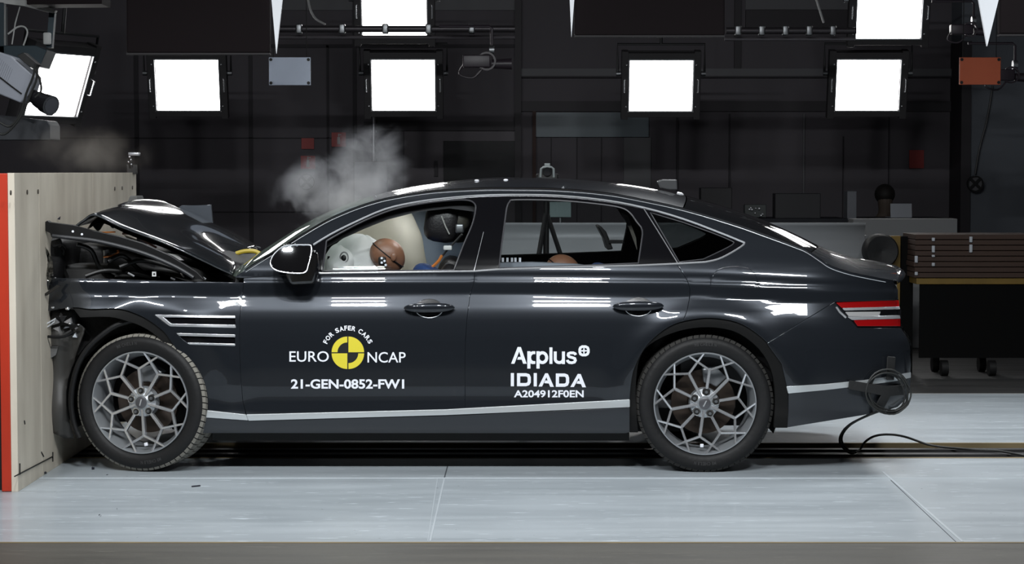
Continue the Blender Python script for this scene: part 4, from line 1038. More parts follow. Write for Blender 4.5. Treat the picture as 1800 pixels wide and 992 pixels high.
# ------------------------------------------------------------------ measuring cable taped on the rear bumper
cb = empty('cable_loom', G(1560, 795)); tag(cb, 'black cable coiled and taped on the rear bumper, trailing along the floor', 'cable')
cc = (1558, 687)
for k in range(5):
    pts = []
    for t in np.linspace(0, 2*math.pi, 33)[:-1]:
        rx = 29+2.0*k+1.6*math.sin(3*t+k*1.7); ry = 33+1.9*((k*2) % 5)-1.5+1.5*math.sin(2*t+k); q = SP(cc[0]+rx*math.cos(t)*.98+(k % 3)-1, cc[1]+ry*math.sin(t)+(k % 2), -.012-.004*k) if cc[0]+rx*math.cos(t) < 1592 else P(cc[0]+rx*math.cos(t), cc[1]+ry*math.sin(t), .16-.004*k)
        pts.append(q)
    # keep the coil a stiff ring
    my = min(p.y for p in pts)
    pts = [Vector((p.x, my+.35*(p.y-my), p.z)) for p in pts]
    MB().tube(pts, .0045, 7, True).build('coil_loop', CABLE, cb)
loose = [P(1548, 722, -.02), P(1520, 732, -.02), P(1495, 745, .0)]
g = [(1478, 765), (1477, 780), (1488, 793), (1500, 797), (1512, 790), (1520, 778), (1535, 768), (1558, 764), (1590, 768), (1640, 784), (1700, 790), (1760, 794), (1830, 808)]
hs = [.10, .05, .012, .008, .010, .05, .09, .10, .06, .008, .008, .008, .008]
def Gh(u, v, hh):
    b = (496-v)/F_PX; a = (u-900)/F_PX; dy = math.cos(PITCH)+b*math.sin(PITCH); dz = -math.sin(PITCH)+b*math.cos(PITCH); t = (hh-H0)/dz
    return Vector((a*t, dy*t-D0, hh))
q0 = Gh(*g[0], .17)
loose += [Gh(1480, 757, .22)] if False else []
path = [P(1548, 722, .05), P(1520, 733, .12), P(1492, 748, .20)]+[Gh(u, v, hh) for (u, v), hh in zip(g, hs)]
MB().tube(path, .0065, 7, smooth_=6).build('loose_end', CABLE, cb)
MB().tube([p+Vector((.012, .004, .004)) for p in path[:7]], .0055, 7, smooth_=6).build('loose_end', CABLE, cb)
for poly in ([(1561, 628), (1574, 629), (1571, 668), (1559, 668)], [(1494, 670), (1530, 676), (1560, 680), (1590, 678), (1590, 694), (1560, 697), (1525, 690), (1493, 684)], [(1552, 690), (1566, 694), (1552, 722), (1540, 716)]):
    panel('tape', poly, TAPE, cb, off=-.030, gap=0, step=8, flange=.02)

# ------------------------------------------------------------------ floodlights in view
LEDM = emis('floodlight_glow', (1, .985, .97), LAMP_L)
def make_lamp():
    r = empty('floodlight')
    W, Hh = .56, .46
    fr = MB(); fr.box((-.325, .05, 0), (.06, .10, .62)).box((.325, .05, 0), (.06, .10, .62)).box((0, .05, .265), (.60, .10, .06)).box((0, .05, -.265), (.60, .10, .05)).box((0, .10, 0), (.68, .03, .60))
    fr.build('housing', mat('lamp_housing', (.030, .028, .030), .7), r, smooth=0, bevel=.004)
    MB().box((0, .03, 0), (W, .02, Hh)).build('diffuser', LEDM, r, smooth=0)
    g_ = MB()
    for s in (-1, 1):
        g_.box((0, .0, s*.236), (.58, .012, .010)); 
    for s in (-1, 1): g_.box((s*.29, .0, 0), (.010, .012, .47))
    g_.build('grille_frame', STEEL, r, smooth=0)
    for s in (-1, 1):
        MB().tube([(s*.325, .0, -.06), (s*.332, -.03, -.055), (s*.332, -.03, .055), (s*.325, 0, .06)], .006, 6).build('handle', CHROME, r)
    for s in (-1, 1):
        MB().cyl((s*.36, .05, 0.1), (s*.40, .05, .1), .022, n=14).build('knob', STEEL, r)
    for (sx, sz) in ((-1, -1), (-1, 1), (1, -1), (1, 1)):
        MB().sphere((sx*.312, -.004, sz*.19), .008, 6, 8).build('latch', CHROME, r)
    y_ = MB(); y_.tube([(-.39, .05, .1), (-.39, .09, .36), (.39, .09, .36), (.39, .05, .1)], .012, 6); y_.build('yoke', mat('lamp_yoke', (.015, .015, .016), .5), r)
    MB().tube([(0, .09, .36), (0, .45, 1.9)], .014, 8).build('hanger', MATS['lamp_yoke'], r)
    return r
lp = make_lamp()
YL = 8.2
spec = [(329, 150, YL, 'square-on floodlight in the lower row above the bonnet, left of the pale hanging sheet'),
        (709, 150, YL, 'lower floodlight directly beneath another, above the windscreen smoke'),
        (1162, 151, YL, 'lower-row floodlight above the rear side window and roof antenna'),
        (1526, 150, YL, 'lower floodlight at the right, above the boot lid'),
        (693, 20, YL-.4, 'upper floodlight cut by the top edge, above the windscreen'),
        (1564, 22, YL-.4, 'upper floodlight cut by the top edge, at the right above the boot')]
for i, (u, v, Y_, lb) in enumerate(spec):
    o = lp if i == 0 else copy_tree(lp)
    p = P(u, v, Y_); o.location = p; o.rotation_euler = (math.radians(14), 0, 0)
    tag(o, lb, 'floodlight', 'studio floodlights hung in the hall')
o = copy_tree(lp); o.location = P(104, 150, 4.4); o.rotation_euler = Euler((math.radians(20), 0, math.radians(62))); o.scale = (1, 1, 1)
tag(o, 'angled floodlight on the left rig, behind the camera lens', 'floodlight', 'studio floodlights hung in the hall')

# ------------------------------------------------------------------ overhead hoods with bright tapering side
HOOD = mat('hood_black', (.007, .004, .005), .8, spec=.2); WED = mat('glow_wedge', (.75, .78, .82), .6, emit=(.9, .95, 1), es=.28)  # weak glow on the wedge stands in for lamplight on a white side
def hood(u0, u1, v1, tri, lb, Y_=3.0):
    h = empty('light_hood', P((u0+u1)/2, v1, Y_)); tag(h, lb, 'light hood', 'overhead light hoods')
    a, b = P(u0, v1, Y_), P(u1, v1, Y_); t = P(u0, -60, Y_); t2 = P(u1, -60, Y_)
    MB().prism([t, t2, b, a], (0, .07, 0)).build('hood_panel', HOOD, h, smooth=0, bevel=.01)
    MB().box(((a.x+b.x)/2, Y_+.035, a.z-.006), (b.x-a.x, .08, .012)).build('hood_lip', mat('hood_lip', (.02, .018, .02), .7), h, smooth=0)
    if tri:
        q = [P(x, y, Y_-.05) for x, y in tri]; MB().prism(q, (0, .03, 0)).build('glow_side', WED, h, smooth=0)
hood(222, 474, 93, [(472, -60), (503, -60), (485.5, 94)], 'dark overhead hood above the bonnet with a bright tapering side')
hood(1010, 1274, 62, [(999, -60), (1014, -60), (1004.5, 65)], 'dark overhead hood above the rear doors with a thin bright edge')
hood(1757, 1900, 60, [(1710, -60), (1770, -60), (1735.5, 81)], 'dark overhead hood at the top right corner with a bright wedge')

# ------------------------------------------------------------------ rig on the left
rg = empty('rig_scaffold', P(50, 75, 3.6)); tag(rg, 'dark metal box frame of the rig in the top left corner', 'frame')
RG = mat('rig_blue_black', (.02, .035, .045), .45, .4); RGP = mat('rig_pale', (.45, .46, .45), .5)
Yr = 3.4
MB().prism([P(0, 0, Yr), P(45, 0, Yr), P(98, 18, Yr), P(94, 24, Yr), P(40, 10, Yr), P(-10, 4, Yr)], (0, .06, 0)).build('top_rail', RGP, rg, smooth=0)
MB().prism([P(86, 22, Yr), P(96, 22, Yr), P(91, 84, Yr), P(81, 84, Yr)], (0, .06, 0)).build('upright', RG, rg, smooth=0, bevel=.003)
MB().prism([P(-10, 2, Yr), P(7, 4, Yr), P(7, 96, Yr), P(-10, 96, Yr)], (0, .06, 0)).build('upright', RG, rg, smooth=0, bevel=.003)
MB().tube([P(12, 12, Yr), P(12, 80, Yr)], .006, 6).build('inner_rod', STEEL, rg)
MB().prism([P(-10, 80, Yr), P(62, 80, Yr), P(82, 88, Yr), P(70, 118, Yr), P(-10, 118, Yr)], (0, .3, 0)).build('base_plate', RG, rg, smooth=0, bevel=.004)
MB().tube([P(35, 12, Yr), P(27, 40, Yr), P(21, 78, Yr)], .005, 6).build('hanging_wire', RGP, rg)
MB().tube([P(14, 60, Yr), P(30, 48, Yr), P(42, 47, Yr), P(48, 55, Yr), P(46, 66, Yr), P(41, 80, Yr)], .006, 6, smooth_=4).build('hanging_wire', RGP, rg)
MB().rbox(P(83, 68, Yr-.03), (.05, .04, .08), .01).build('clamp', RGP, rg)
MB().prism([P(46, -30, Yr-.3), P(180, -30, Yr-.3), P(179, 7, Yr-.3), P(47, 8, Yr-.3)], (0, .3, 0)).build('hanging_box', HOOD, rg, smooth=0, bevel=.004)
MB().box((-3.55, 2.9, 1.8), (.2, .6, 3.6)).build('column', mat('column_black', (.012, .013, .015), .6), rg, smooth=0, bevel=.01)
cm = empty('high_speed_camera', P(40, 180, 2.6)); tag(cm, 'grey box high-speed camera with a black lens, pointing down right at upper left', 'camera')
GC = mat('camera_grey', (.30, .32, .37), .5, var=(3, .1, (1, 1, 1))); Yc = 2.6
MB().prism([P(-40, 80, Yc), P(2, 93, Yc), P(20, 99, Yc), P(60, 134, Yc), P(50, 168, Yc), P(36, 181, Yc), P(-40, 150, Yc)], (0, .22, 0)).build('camera_body', GC, cm, smooth=0, bevel=.008)
MB().tube([P(0, 136, Yc-.005), P(18, 150, Yc-.005), P(38, 165, Yc-.005)], .005, 6).build('side_slot', BLACKP, cm)
for k in range(9):
    MB().tube([P(-2+3*k, 100+2.6*k, Yc-.002), P(-12+3*k, 125+2.6*k, Yc-.002)], .0012, 4).build('cooling_rib', mat('rib_grey', (.22, .24, .28), .5), cm)
MB().prism([P(30, 97, Yc-.02), P(42, 92, Yc-.02), P(66, 112, Yc-.02), P(60, 122, Yc-.02), P(42, 110, Yc-.02)], (0, .1, 0)).build('mount', BLACKP, cm, smooth=0, bevel=.003)
lensd = (P(92, 190, Yc)-P(60, 165, Yc)); A0 = P(56, 168, Yc-.02); L1 = P(66, 174, Yc-.03); L2 = P(78, 181, Yc-.06); L3 = P(90, 186, Yc-.10)
MB().cyl(A0, L1, .042, n=24).cyl(L1, L2, .050, .056, n=24).cyl(L2, L3, .060, .064, n=24).build('lens', mat('lens_black', (.012, .012, .014), .25, coat=.6), cm, smooth=40)
MB().cyl(L3, L3+(L3-L2).normalized()*.002, .050, n=24).build('lens_front', mat('lens_glass', (.01, .008, .015), .03, coat=1), cm)
for pl_ in ([(62, 112), (58, 135), (46, 165), (36, 200), (18, 222), (0, 215)], [(66, 118), (64, 140), (54, 165), (44, 190), (30, 215), (8, 236), (-10, 230)], [(60, 120), (70, 140), (72, 160), (62, 172)]):
    MB().tube([P(u, v, Yc-.08) for u, v in pl_], .008, 6, smooth_=4).build('camera_cable', CABLE, cm)
bxo = MB().prism([P(-20, 200, 3.0), P(83, 212, 3.0), P(88, 220, 3.0), P(88, 246, 3.0), P(-20, 246, 3.0)], (0, .3, 0)).build('equipment_box', mat('dark_grey_box', (.055, .06, .07), .5), None, smooth=0, bevel=.006)
tag(bxo, 'dark grey equipment box below the camera at the left, above the barrier', 'box')
bk = MB().prism([P(-20, 246, 3.3), P(230, 246, 3.3), P(228, 300, 3.3), P(-20, 300, 3.3)], (0, .2, 0))
# clamp camera on the barrier's far corner
ck = empty('clamp_camera', P(232, 298, 2.5)); tag(ck, 'small black camera on a bent arm clamped on the barrier top corner', 'camera')
MB().box(P(232, 298, 2.52), (.06, .05, .06)).build('clamp', BLACKP, ck, smooth=0, bevel=.003)
MB().tube([P(231, 295, 2.5), P(229, 288, 2.5), P(231, 282, 2.5), P(227, 276, 2.5)], .014, 8).build('arm', PLAST, ck)
MB().rbox(P(236, 271, 2.5), (.07, .05, .022), .006).build('camera_head', mat('silver_grey', (.45, .46, .48), .35, .6), ck)
for (u, v) in ((228, 276), (230, 281), (226, 285), (231, 289)): MB().sphere(P(u, v, 2.47), .006, 5, 6).build('arm_screw', CHROME, ck)

# ------------------------------------------------------------------ things on the back wall
def plate(name, u0, v0, u1, v1, col, lb, cat, Y_, rough=.5, es=0, grp=None):
    p, q = P(u0, v1, Y_), P(u1, v0, Y_)
    r = empty(name, ((p.x+q.x)/2, Y_, p.z)); tag(r, lb, cat, grp)
    MB().box(((p.x+q.x)/2, Y_, (p.z+q.z)/2), (q.x-p.x, .02, q.z-p.z)).build('sheet', mat(name+'_sheet', col, rough, var=(4, .12, (1, 1, 1))), r, smooth=0, bevel=.004)
    sm_ = MB()
    for sx in (.05, .95):
        for sz in (.08, .92): sm_.cyl((p.x+(q.x-p.x)*sx, Y_-.01, p.z+(q.z-p.z)*sz), (p.x+(q.x-p.x)*sx, Y_-.016, p.z+(q.z-p.z)*sz), .012, n=10)
    sm_.build('corner_bolt', BLACKP, r)
    for sx in (.1, .9): MB().tube([(p.x+(q.x-p.x)*sx, Y_+.015, q.z-.01), (p.x+(q.x-p.x)*sx, Y_+.015, q.z+1.6)], .003, 5).build('hanging_wire', BLACKP, r)
    return r
plate('pale_panel', 473, 101, 546, 150, (.55, .62, .75), 'pale blue-grey sheet hanging below the left hood', 'panel', 5.2)
plate('orange_panel', 1686, 101, 1759, 149, (.55, .12, .05), 'orange-red sheet hanging at the upper right', 'panel', 5.2)
def sign(u0, v0, u1, v1, lb, glyph):
    Y_ = YB-.02; p, q = P(u0, v1, Y_), P(u1, v0, Y_); r = empty('fire_sign', ((p.x+q.x)/2, Y_, p.z)); tag(r, lb, 'sign')
    MB().box(((p.x+q.x)/2, Y_, (p.z+q.z)/2), (q.x-p.x, .015, q.z-p.z)).build('sign_board', mat('sign_red', (.38, .035, .03), .5), r, smooth=0)
    cx, cz = (p.x+q.x)/2, (p.z+q.z)/2; wv = mat('sign_white', (.45, .40, .40), .5)
    if glyph: MB().rbox((cx, Y_-.012, cz-.01), (.03, .006, .075), .003).box((cx, Y_-.012, cz+.045), (.012, .006, .03)).box((cx+.014, Y_-.012, cz+.05), (.03, .006, .008)).build('pictogram', wv, r)
sign(530, 243, 552, 262, 'small red sign on the wall, upper one above the round fan', False)
sign(529, 274, 554, 297, 'red fire sign with a pale pictogram just above the round fan', True)
sign(583, 233, 608, 258, 'red fire extinguisher sign on the wall behind the smoke', True)
sign(1598, 264, 1624, 296, 'dark red square sign on the wall left of the right corner', False)
def disc(u, v, rr, lb):
    Y_ = YB-.62 if u > 1688 else YB-.04; c = P(u, v, Y_); r = empty('wall_fan', c); tag(r, lb, 'fan', 'round black wall fans'); R_ = rr/F_PX*(Y_+D0)
    m_ = MB().lathe([(R_*.86, -.03), (R_, -.03), (R_, .02), (R_*.86, .02)], 36, c, True); m_.build('rim', BLACKP, r, smooth=40)
    MB().cyl((c.x, Y_+.0, c.z), (c.x, Y_+.02, c.z), R_*.9, n=32).build('back_plate', mat('disc_grey', (.16, .16, .17), .6), r)
    m_ = MB()
    for k in range(4):
        t = math.pi/4+k*math.pi/2; m_.box((c.x+R_*.55*math.sin(t), Y_-.012, c.z+R_*.55*math.cos(t)), (R_*.34, .015, R_*.9), (0, t, 0))
    m_.build('blade', BLACKP, r, smooth=0); MB().cyl((c.x, Y_-.03, c.z), (c.x, Y_, c.z), R_*.22, n=20).build('hub', BLACKP, r)
disc(539.5, 320, 14.5, 'round black fan on the wall to the left of the smoke'); disc(1714, 323, 14, 'round black fan on the pale wall at the far right')
ctl = wall_rect(626, 285, 682, 400, 'wall_cabinet', mat('cabinet_grey', (.30, .31, .34), .5), .2, YB, None); tag(ctl, 'grey wall cabinet with a conduit on top behind the smoke', 'cabinet')
pp = MB(); pa_, pb_ = P(657, 284, YB-.12), P(657, 190, YB-.12); pp.cyl(pa_, pb_, .022, n=14)
for k in range(8): q = pa_.lerp(pb_, (k+.5)/8); pp.cyl(q-Vector((0, 0, .01)), q+Vector((0, 0, .01)), .028, n=14)
tag(pp.build('conduit_pipe', mat('pipe_silver', (.5, .5, .52), .3, .9), None), 'vertical silver conduit pipe below the floodlight above the smoke', 'pipe')
# truss rails of the lighting grid
for (u0, u1, v, lb) in ((488, 905, 51, 'dark lighting rail with clamps across the upper left middle'), (1276, 1505, 54, 'dark lighting rail left of the upper right floodlight')):
    Y_ = 6.5; a, b = P(u0, v, Y_), P(u1, v, Y_); r = empty('lighting_rail', a); tag(r, lb, 'rail', 'lighting grid rails')
    MB().tube([a, b], .028, 10).build('tube', mat('rail_dark', (.05, .045, .05), .4, .5), r)
    MB().tube([a+Vector((0, .1, -.06)), b+Vector((0, .1, -.06))], .016, 8).build('lower_tube', mat('rail_mid', (.12, .11, .12), .4, .5), r)
    for i in range(5): q = a.lerp(b, (i+.5)/5.5); MB().rbox((q.x, q.y-.01, q.z), (.05, .07, .08), .01).build('rail_clamp', STEEL, r)
def rigcam(u, v, lb, sc=1.0):
    c = P(u, v, 6.2); r = empty('rig_camera', c); tag(r, lb, 'camera', 'small cameras hung from the rig')
    X = lambda x, y, z: (c.x+x*sc, c.y+y*sc, c.z+z*sc)
    dm = mat('rigcam_dark', (.03, .022, .03), .4)
    MB().tube([X(-.30, 0, .28), X(.10, 0, .28), X(.12, 0, .26), X(.12, 0, .05)], .012*sc, 8).build('hanger', dm, r)
    MB().cyl(X(.10, 0, .09), X(.14, 0, .09), .04*sc, n=14).build('joint', STEEL, r)
    MB().rbox(X(.0, 0, 0), (.22*sc, .12*sc, .10*sc), .01).build('body', dm, r)
    MB().cyl(X(.12, 0, -.02), X(.28, 0, -.02), .035*sc, .045*sc, n=16).build('lens', dm, r)
    MB().lathe([(.06*sc, 0), (.075*sc, 0), (.075*sc, .03), (.06*sc, .03)], 24, X(.08, -.05, 0), True).build('pan_ring', dm, r)
    MB().tube([X(-.1, 0, -.02), X(-.14, 0, -.1), X(-.03, 0, -.13), X(.05, 0, -.05)], .008*sc, 6, smooth_=4).build('lead', dm, r)
rigcam(838, 108, 'small dark camera hanging from the rig left of the dark column'); rigcam(1760, 132, 'small dark camera hanging in front of the orange panel', .9); rigcam(1690, 52, 'dark rig camera high up right of the upper floodlight', .8)
for (pl_, lb) in (([(540, -10), (545, 15), (555, 33), (572, 43)], 'pale drooping cable at the top, right of the left bright wedge'), ([(1432, -10), (1440, 15), (1448, 40)], 'short pale cable at the top, left of the upper right floodlight'),
                  ([(1745, 150), (1735, 210), (1722, 260), (1714, 306)], 'thin dark cable running down to the right wall fan')):
    o = MB().tube([P(u, v, 6.6 if u < 1700 else YB-.56) for u, v in pl_], .010, 6, smooth_=4).build('hanging_cable', mat('cable_pale' if 'pale' in lb else 'cable_dark', (.3, .3, .3) if 'pale' in lb else (.05, .05, .05), .5), None); tag(o, lb, 'cable')
# ------------------------------------------------------------------ hall floor equipment behind the car
def on_floor_box(name, u0, v0, u1, Y_, depth, m, lb, cat, v1=None, bev=.004):
    p, q = P(u0, v0, Y_), P(u1, v0, Y_); z0 = 0 if v1 is None else P(u0, v1, Y_).z
    o = MB().box(((p.x+q.x)/2, Y_+depth/2, (p.z+z0)/2), (q.x-p.x, depth, p.z-z0)).build(name, m, None, smooth=0, bevel=bev); tag(o, lb, cat); return o
on_floor_box('low_wall', 1500, 385, 1683, 7.6, .25, mat('low_wall_paint', (.22, .225, .23), .7), 'low pale grey wall behind the boot, below the computer desk', 'low wall')
# corrugated guard wall
Yg = 5.6; a = P(560, 392, Yg); b = P(1522, 392, Yg); hz = a.z
rows = []
for i in range(41):
    z = .25+(hz-.25)*i/40; rows.append([(a.x, Yg+.05*math.sin(i/40*2*math.pi*2.5), z), (b.x, Yg+.05*math.sin(i/40*2*math.pi*2.5), z)])
gw = empty('guard_rail', ((a.x+b.x)/2, Yg, 0)); tag(gw, 'long corrugated silver guard rail behind the car', 'guard rail')
MB().grid(rows).build('corrugated_beam', mat('galvanised', (.46, .48, .50), .5, .2), gw, smooth=60, solid=.006)
for k in range(7):
    x = a.x+(b.x-a.x)*(k+.02)/6.04; MB().box((x, Yg+.15, (hz-.1)/2), (.08, .1, hz-.1)).build('post', STEEL, gw, smooth=0)
# desks with computer gear at the back
def desk(u0, u1, v, Y_, lb):
    p, q = P(u0, v, Y_), P(u1, v, Y_); r = empty('desk', ((p.x+q.x)/2, Y_+.35, 0)); tag(r, lb, 'desk', 'desks along the back wall')
    MB().box(((p.x+q.x)/2, Y_+.35, p.z), (q.x-p.x, .7, .04)).build('desktop', mat('desk_dark', (.008, .01, .018), .6), r, smooth=0, bevel=.003)
    for x in (p.x+.05, q.x-.05):
        for y in (Y_+.05, Y_+.65): MB().box((x, y, p.z/2), (.05, .05, p.z)).build('leg', STEEL, r, smooth=0)
    return r, p.z
desk(1230, 1490, 388, 8.6, 'dark desk at the back behind the rear window'); 
desk(1520, 1670, 388, 8.2, 'dark desk at the back right behind the white laptop')
def gear(u0, v0, u1, v1, Y_, col, name, lb, cat, em=None):
    p, q = P(u0, v1, Y_), P(u1, v0, Y_); o = MB().box(((p.x+q.x)/2, Y_, (p.z+q.z)/2), (q.x-p.x, .2, q.z-p.z)).build(name, mat('gear_'+name+str(u0), col, .5), None, smooth=0, bevel=.006); tag(o, lb, cat); return o
gear(1486, 336, 1503, 387, 8.75, (.24, .25, .28), 'speaker_column', 'tall narrow grey box standing on the desk end', 'box')
gear(1360, 340, 1440, 386, 8.9, (.03, .03, .035), 'computer_monitor', 'wide dark monitor on the desk behind the sloping rear window', 'monitor')
gear(1230, 330, 1285, 386, 8.9, (.03, .028, .032), 'equipment_case', 'dark equipment case on the desk behind the roof end', 'case')
# rear-facing lamp cluster with little lights
lc = empty('instrument_unit', P(1327, 384, 8.7)); tag(lc, 'small instrument unit with glinting fittings on the desk behind the rear window', 'instrument')
MB().box(P(1327, 371, 8.75), (.20, .1, .12)).build('case', mat('instr_dark', (.06, .07, .07), .4), lc, smooth=0, bevel=.005)
for k in range(9):
    u = 1310+RS.rand()*34; v = 362+RS.rand()*18; MB().sphere(P(u, v, 8.68), .008+.006*RS.rand(), 5, 6).build('fitting', CHROME, lc)
# person at a laptop
pe = empty('person', P(1560, 388, 8.95)); tag(pe, 'person with dark hair seated behind the pale laptop at the back desk', 'person')
hd_ = P(1556, 352, 8.95); z0 = hd_.z
pos = [(hd_.x, 9.1, z0-.62), (hd_.x, 9.08, z0-.42), (hd_.x, 9.0, z0-.24), (hd_.x, 8.97, z0-.14), (hd_.x, 8.95, z0-.04), (hd_.x, 8.95, z0+.05)]
rad = [.15, .14, .16, .05, .075, .085]; ed = [(0, 1), (1, 2), (2, 3), (3, 4), (4, 5)]
def ad(p, r, q): pos.append(p); rad.append(r); ed.append((q, len(pos)-1)); return len(pos)-1
for s in (-1, 1):
    k = ad((hd_.x+s*.19, 9.0, z0-.26), .06, 2); k = ad((hd_.x+s*.25, 8.85, z0-.48), .045, k); k = ad((hd_.x+s*.14, 8.62, z0-.44), .035, k)
    h_ = ad((hd_.x+s*.12, 8.54, z0-.43), .03, k)
    for j in range(5): ad((hd_.x+s*.12+(j-2)*.018, 8.47+.01*abs(j-2), z0-.44), .009, h_)
    k = ad((hd_.x+s*.12, 8.95, z0-.70), .09, 0); k = ad((hd_.x+s*.14, 8.6, z0-.70), .07, k); ad((hd_.x+s*.14, 8.6, z0-1.1), .05, k)
me = bpy.data.meshes.new('body'); me.from_pydata(pos, ed, []); o = bpy.data.objects.new('body', me); COL.objects.link(o); o.modifiers.new('s', 'SKIN')
for i, v in enumerate(me.skin_vertices[0].data): v.radius = (rad[i], rad[i]); v.use_root = (i == 0)
o.modifiers.new('ss', 'SUBSURF').render_levels = 2; me.materials.append(mat('person_dark', (.10, .075, .06), .7)); setpar(o, pe)
MB().sphere((hd_.x, 8.975, z0+.055), .102, 10, 16, (.95, 1.02, .95)).build('hair', mat('hair_dark', (.01, .008, .007), .7), pe)
MB().rbox((hd_.x, 9.02, z0-.44), (.40, .26, .46), .1).build('jacket', mat('jacket_dark', (.03, .03, .035), .8), pe)
lt = empty('laptop', P(1584, 383, 8.5)); tag(lt, 'pale laptop seen from behind on the back right desk', 'laptop')
p, q = P(1565, 383, 8.5), P(1603, 358, 8.5)
MB().box(((p.x+q.x)/2, 8.5, (p.z+q.z)/2), (q.x-p.x, .012, q.z-p.z), (-.15, 0, 0)).build('lid', mat('laptop_pale', (.36, .38, .42), .5), lt, smooth=0, bevel=.003)
MB().box(((p.x+q.x)/2, 8.63, p.z), (q.x-p.x, .24, .014)).build('keyboard_base', MATS['laptop_pale'], lt, smooth=0)
# stack of brown boards on a yellow trolley, wheels
BRN = mat('brown_boards', (.040, .019, .011), .7, var=(8, .35, (.3, 1, 4)))
Ys = 5.0
a, b = P(1608, 412, Ys), P(1822, 412, Ys); zb = P(1608, 489, Ys).z; nl = 8
for k in range(nl):
    z0 = zb+(a.z-zb)*k/nl; z1 = zb+(a.z-zb)*(k+1)/nl
    o = MB().box(((a.x+b.x)/2+RS.uniform(-.006, .006), Ys+.25, (z0+z1)/2), (b.x-a.x, .5, (z1-z0)-.005)).build('brown_board', BRN, None, smooth=0, bevel=.003)
    nth = ['lowest', 'second', 'third', 'fourth', 'fifth', 'sixth', 'seventh', 'topmost'][k]
    tag(o, 'scuffed brown board, %s from the bottom of the trolley stack' % nth if 0 < k < 7 else 'scuffed brown board, %s of the trolley stack' % nth, 'board', 'brown boards stacked on the yellow trolley')
sb = empty('ratchet_strap', (P(1640, 412, Ys).x, Ys, zb)); tag(sb, 'pale hooks and straps down the left end of the board stack', 'strap')
for (u, vv) in ((1640, [(418, 424), (432, 444), (448, 452), (462, 468)]), (1706, [(416, 426), (430, 444)]), (1610, [(450, 462), (478, 484)])):
    for (v0, v1) in vv: MB().rbox((P(u, v0, Ys).x, Ys-.012, (P(u, v0, Ys).z+P(u, v1, Ys).z)/2), (.022, .02, abs(P(u, v0, Ys).z-P(u, v1, Ys).z)), .004).build('strap_piece', mat('strap_pale', (.4, .42, .45), .6), sb)
tr_ = empty('trolley', ((a.x+b.x)/2, Ys+.6, 0)); tag(tr_, 'yellow trolley carrying the stack of brown boards', 'trolley')
MB().box(((a.x+b.x)/2, Ys+.26, zb-.025), (b.x-a.x-.04, .48, .046)).build('deck', YEL, tr_, smooth=0, bevel=.003)
MB().box(((a.x+b.x)/2, Ys+.05, (zb-.05+.14)/2), (b.x-a.x-.10, .02, zb-.05-.14)).build('shade_sheet', mat('matt_black', (.004, .004, .004), .9, spec=.1), tr_, smooth=0)  # black sheet added to stand for the shade under the deck
for x in (a.x+.25, b.x-.3):
    for y in (Ys+.10, Ys+.44):
        MB().box((x, y, (zb-.05+.10)/2+.05), (.06, .06, zb-.15)).build('leg', mat('trolley_dark', (.005, .005, .005), .8, spec=.1), tr_, smooth=0)
        MB().cyl((x-.025, y, .06), (x+.025, y, .06), .06, n=20).build('caster', RUBBER, tr_)
# roller wheel and yellow post left of the stack
rl_ = empty('roller_stand', (P(1552, 440, 5.2).x, 5.3, 0)); tag(rl_, 'black roller wheel beside a yellow post, behind the boot', 'stand')
c = P(1551, 442, 5.2); R_ = 30/F_PX*(15.8)
MB().lathe([(0, .02), (R_*.4, .01), (R_*.9, 0), (R_, .03), (R_, .17), (R_*.9, .2), (0, .2)], 40, c).build('roller', RUBBER, rl_, smooth=40)
p, q = P(1566, 415, 5.35), P(1584, 415, 5.35); MB().box(((p.x+q.x)/2, 5.4, p.z/2), (q.x-p.x, .1, p.z)).build('yellow_post', YEL, rl_, smooth=0, bevel=.004)
p, q = P(1585, 416, 5.3), P(1606, 416, 5.3); MB().box(((p.x+q.x)/2, 5.4, p.z/2), (q.x-p.x, .2, p.z)).build('dark_post', mat('matt_black', (.004, .004, .004), .9, spec=.1), rl_, smooth=0, bevel=.004)
MB().box((c.x, 5.42, c.z/2), (.1, .1, c.z)).build('support', STEEL, rl_, smooth=0)
# tripod with camera behind the car
tp = P(960, 372, 3.6); tr = empty('tripod', (tp.x, 3.6, 0)); tag(tr, 'black tripod standing behind the car, seen through the rear door window', 'tripod')
for ang in (0, 2.1, 4.2):
    MB().tube([(tp.x, 3.6, tp.z), (tp.x+.42*math.sin(ang+1.57), 3.6+.42*math.cos(ang+1.57), .01)], .016, 8).build('leg', PLAST, tr)
MB().cyl((tp.x, 3.6, tp.z-.3), (tp.x, 3.6, tp.z+.16), .02, n=14).build('centre_column', PLAST, tr)
tc_ = empty('tripod_camera', (tp.x, 3.6, tp.z+.16)); tag(tc_, 'camera with a pale handle frame on the tripod, peeking over the roof', 'camera')
cz = P(962, 300, 3.6)
MB().rbox((cz.x, 3.6, cz.z-.09), (.15, .16, .14), .012).build('camera_body', PLAST, tc_)
MB().tube([P(950, 312, 3.52), P(951, 297, 3.52), P(955, 294, 3.52), P(969, 294, 3.52), P(973, 297, 3.52), P(973.5, 312, 3.52)], .008, 8).build('handle_frame', mat('frame_pale', (.22, .25, .25), .4), tc_)
MB().rbox(P(962, 291, 3.55), (.04, .04, .03), .006).build('top_unit', MATS['frame_pale'], tc_)
MB().cyl(P(962, 302, 3.50), P(962, 302, 3.56), .03, n=16).build('lens', BLACK, tc_)
mb_ = MB().box(P(985, 374, 7.0), (.18, .05, .13)); o = mb_.build('small_monitor', mat('monitor_blue', (.30, .42, .42), .4), None, smooth=0, bevel=.004); o.location.z = P(985, 382, 7.0).z; tag(o, 'small pale blue monitor seen through the rear door window behind the tripod', 'monitor')
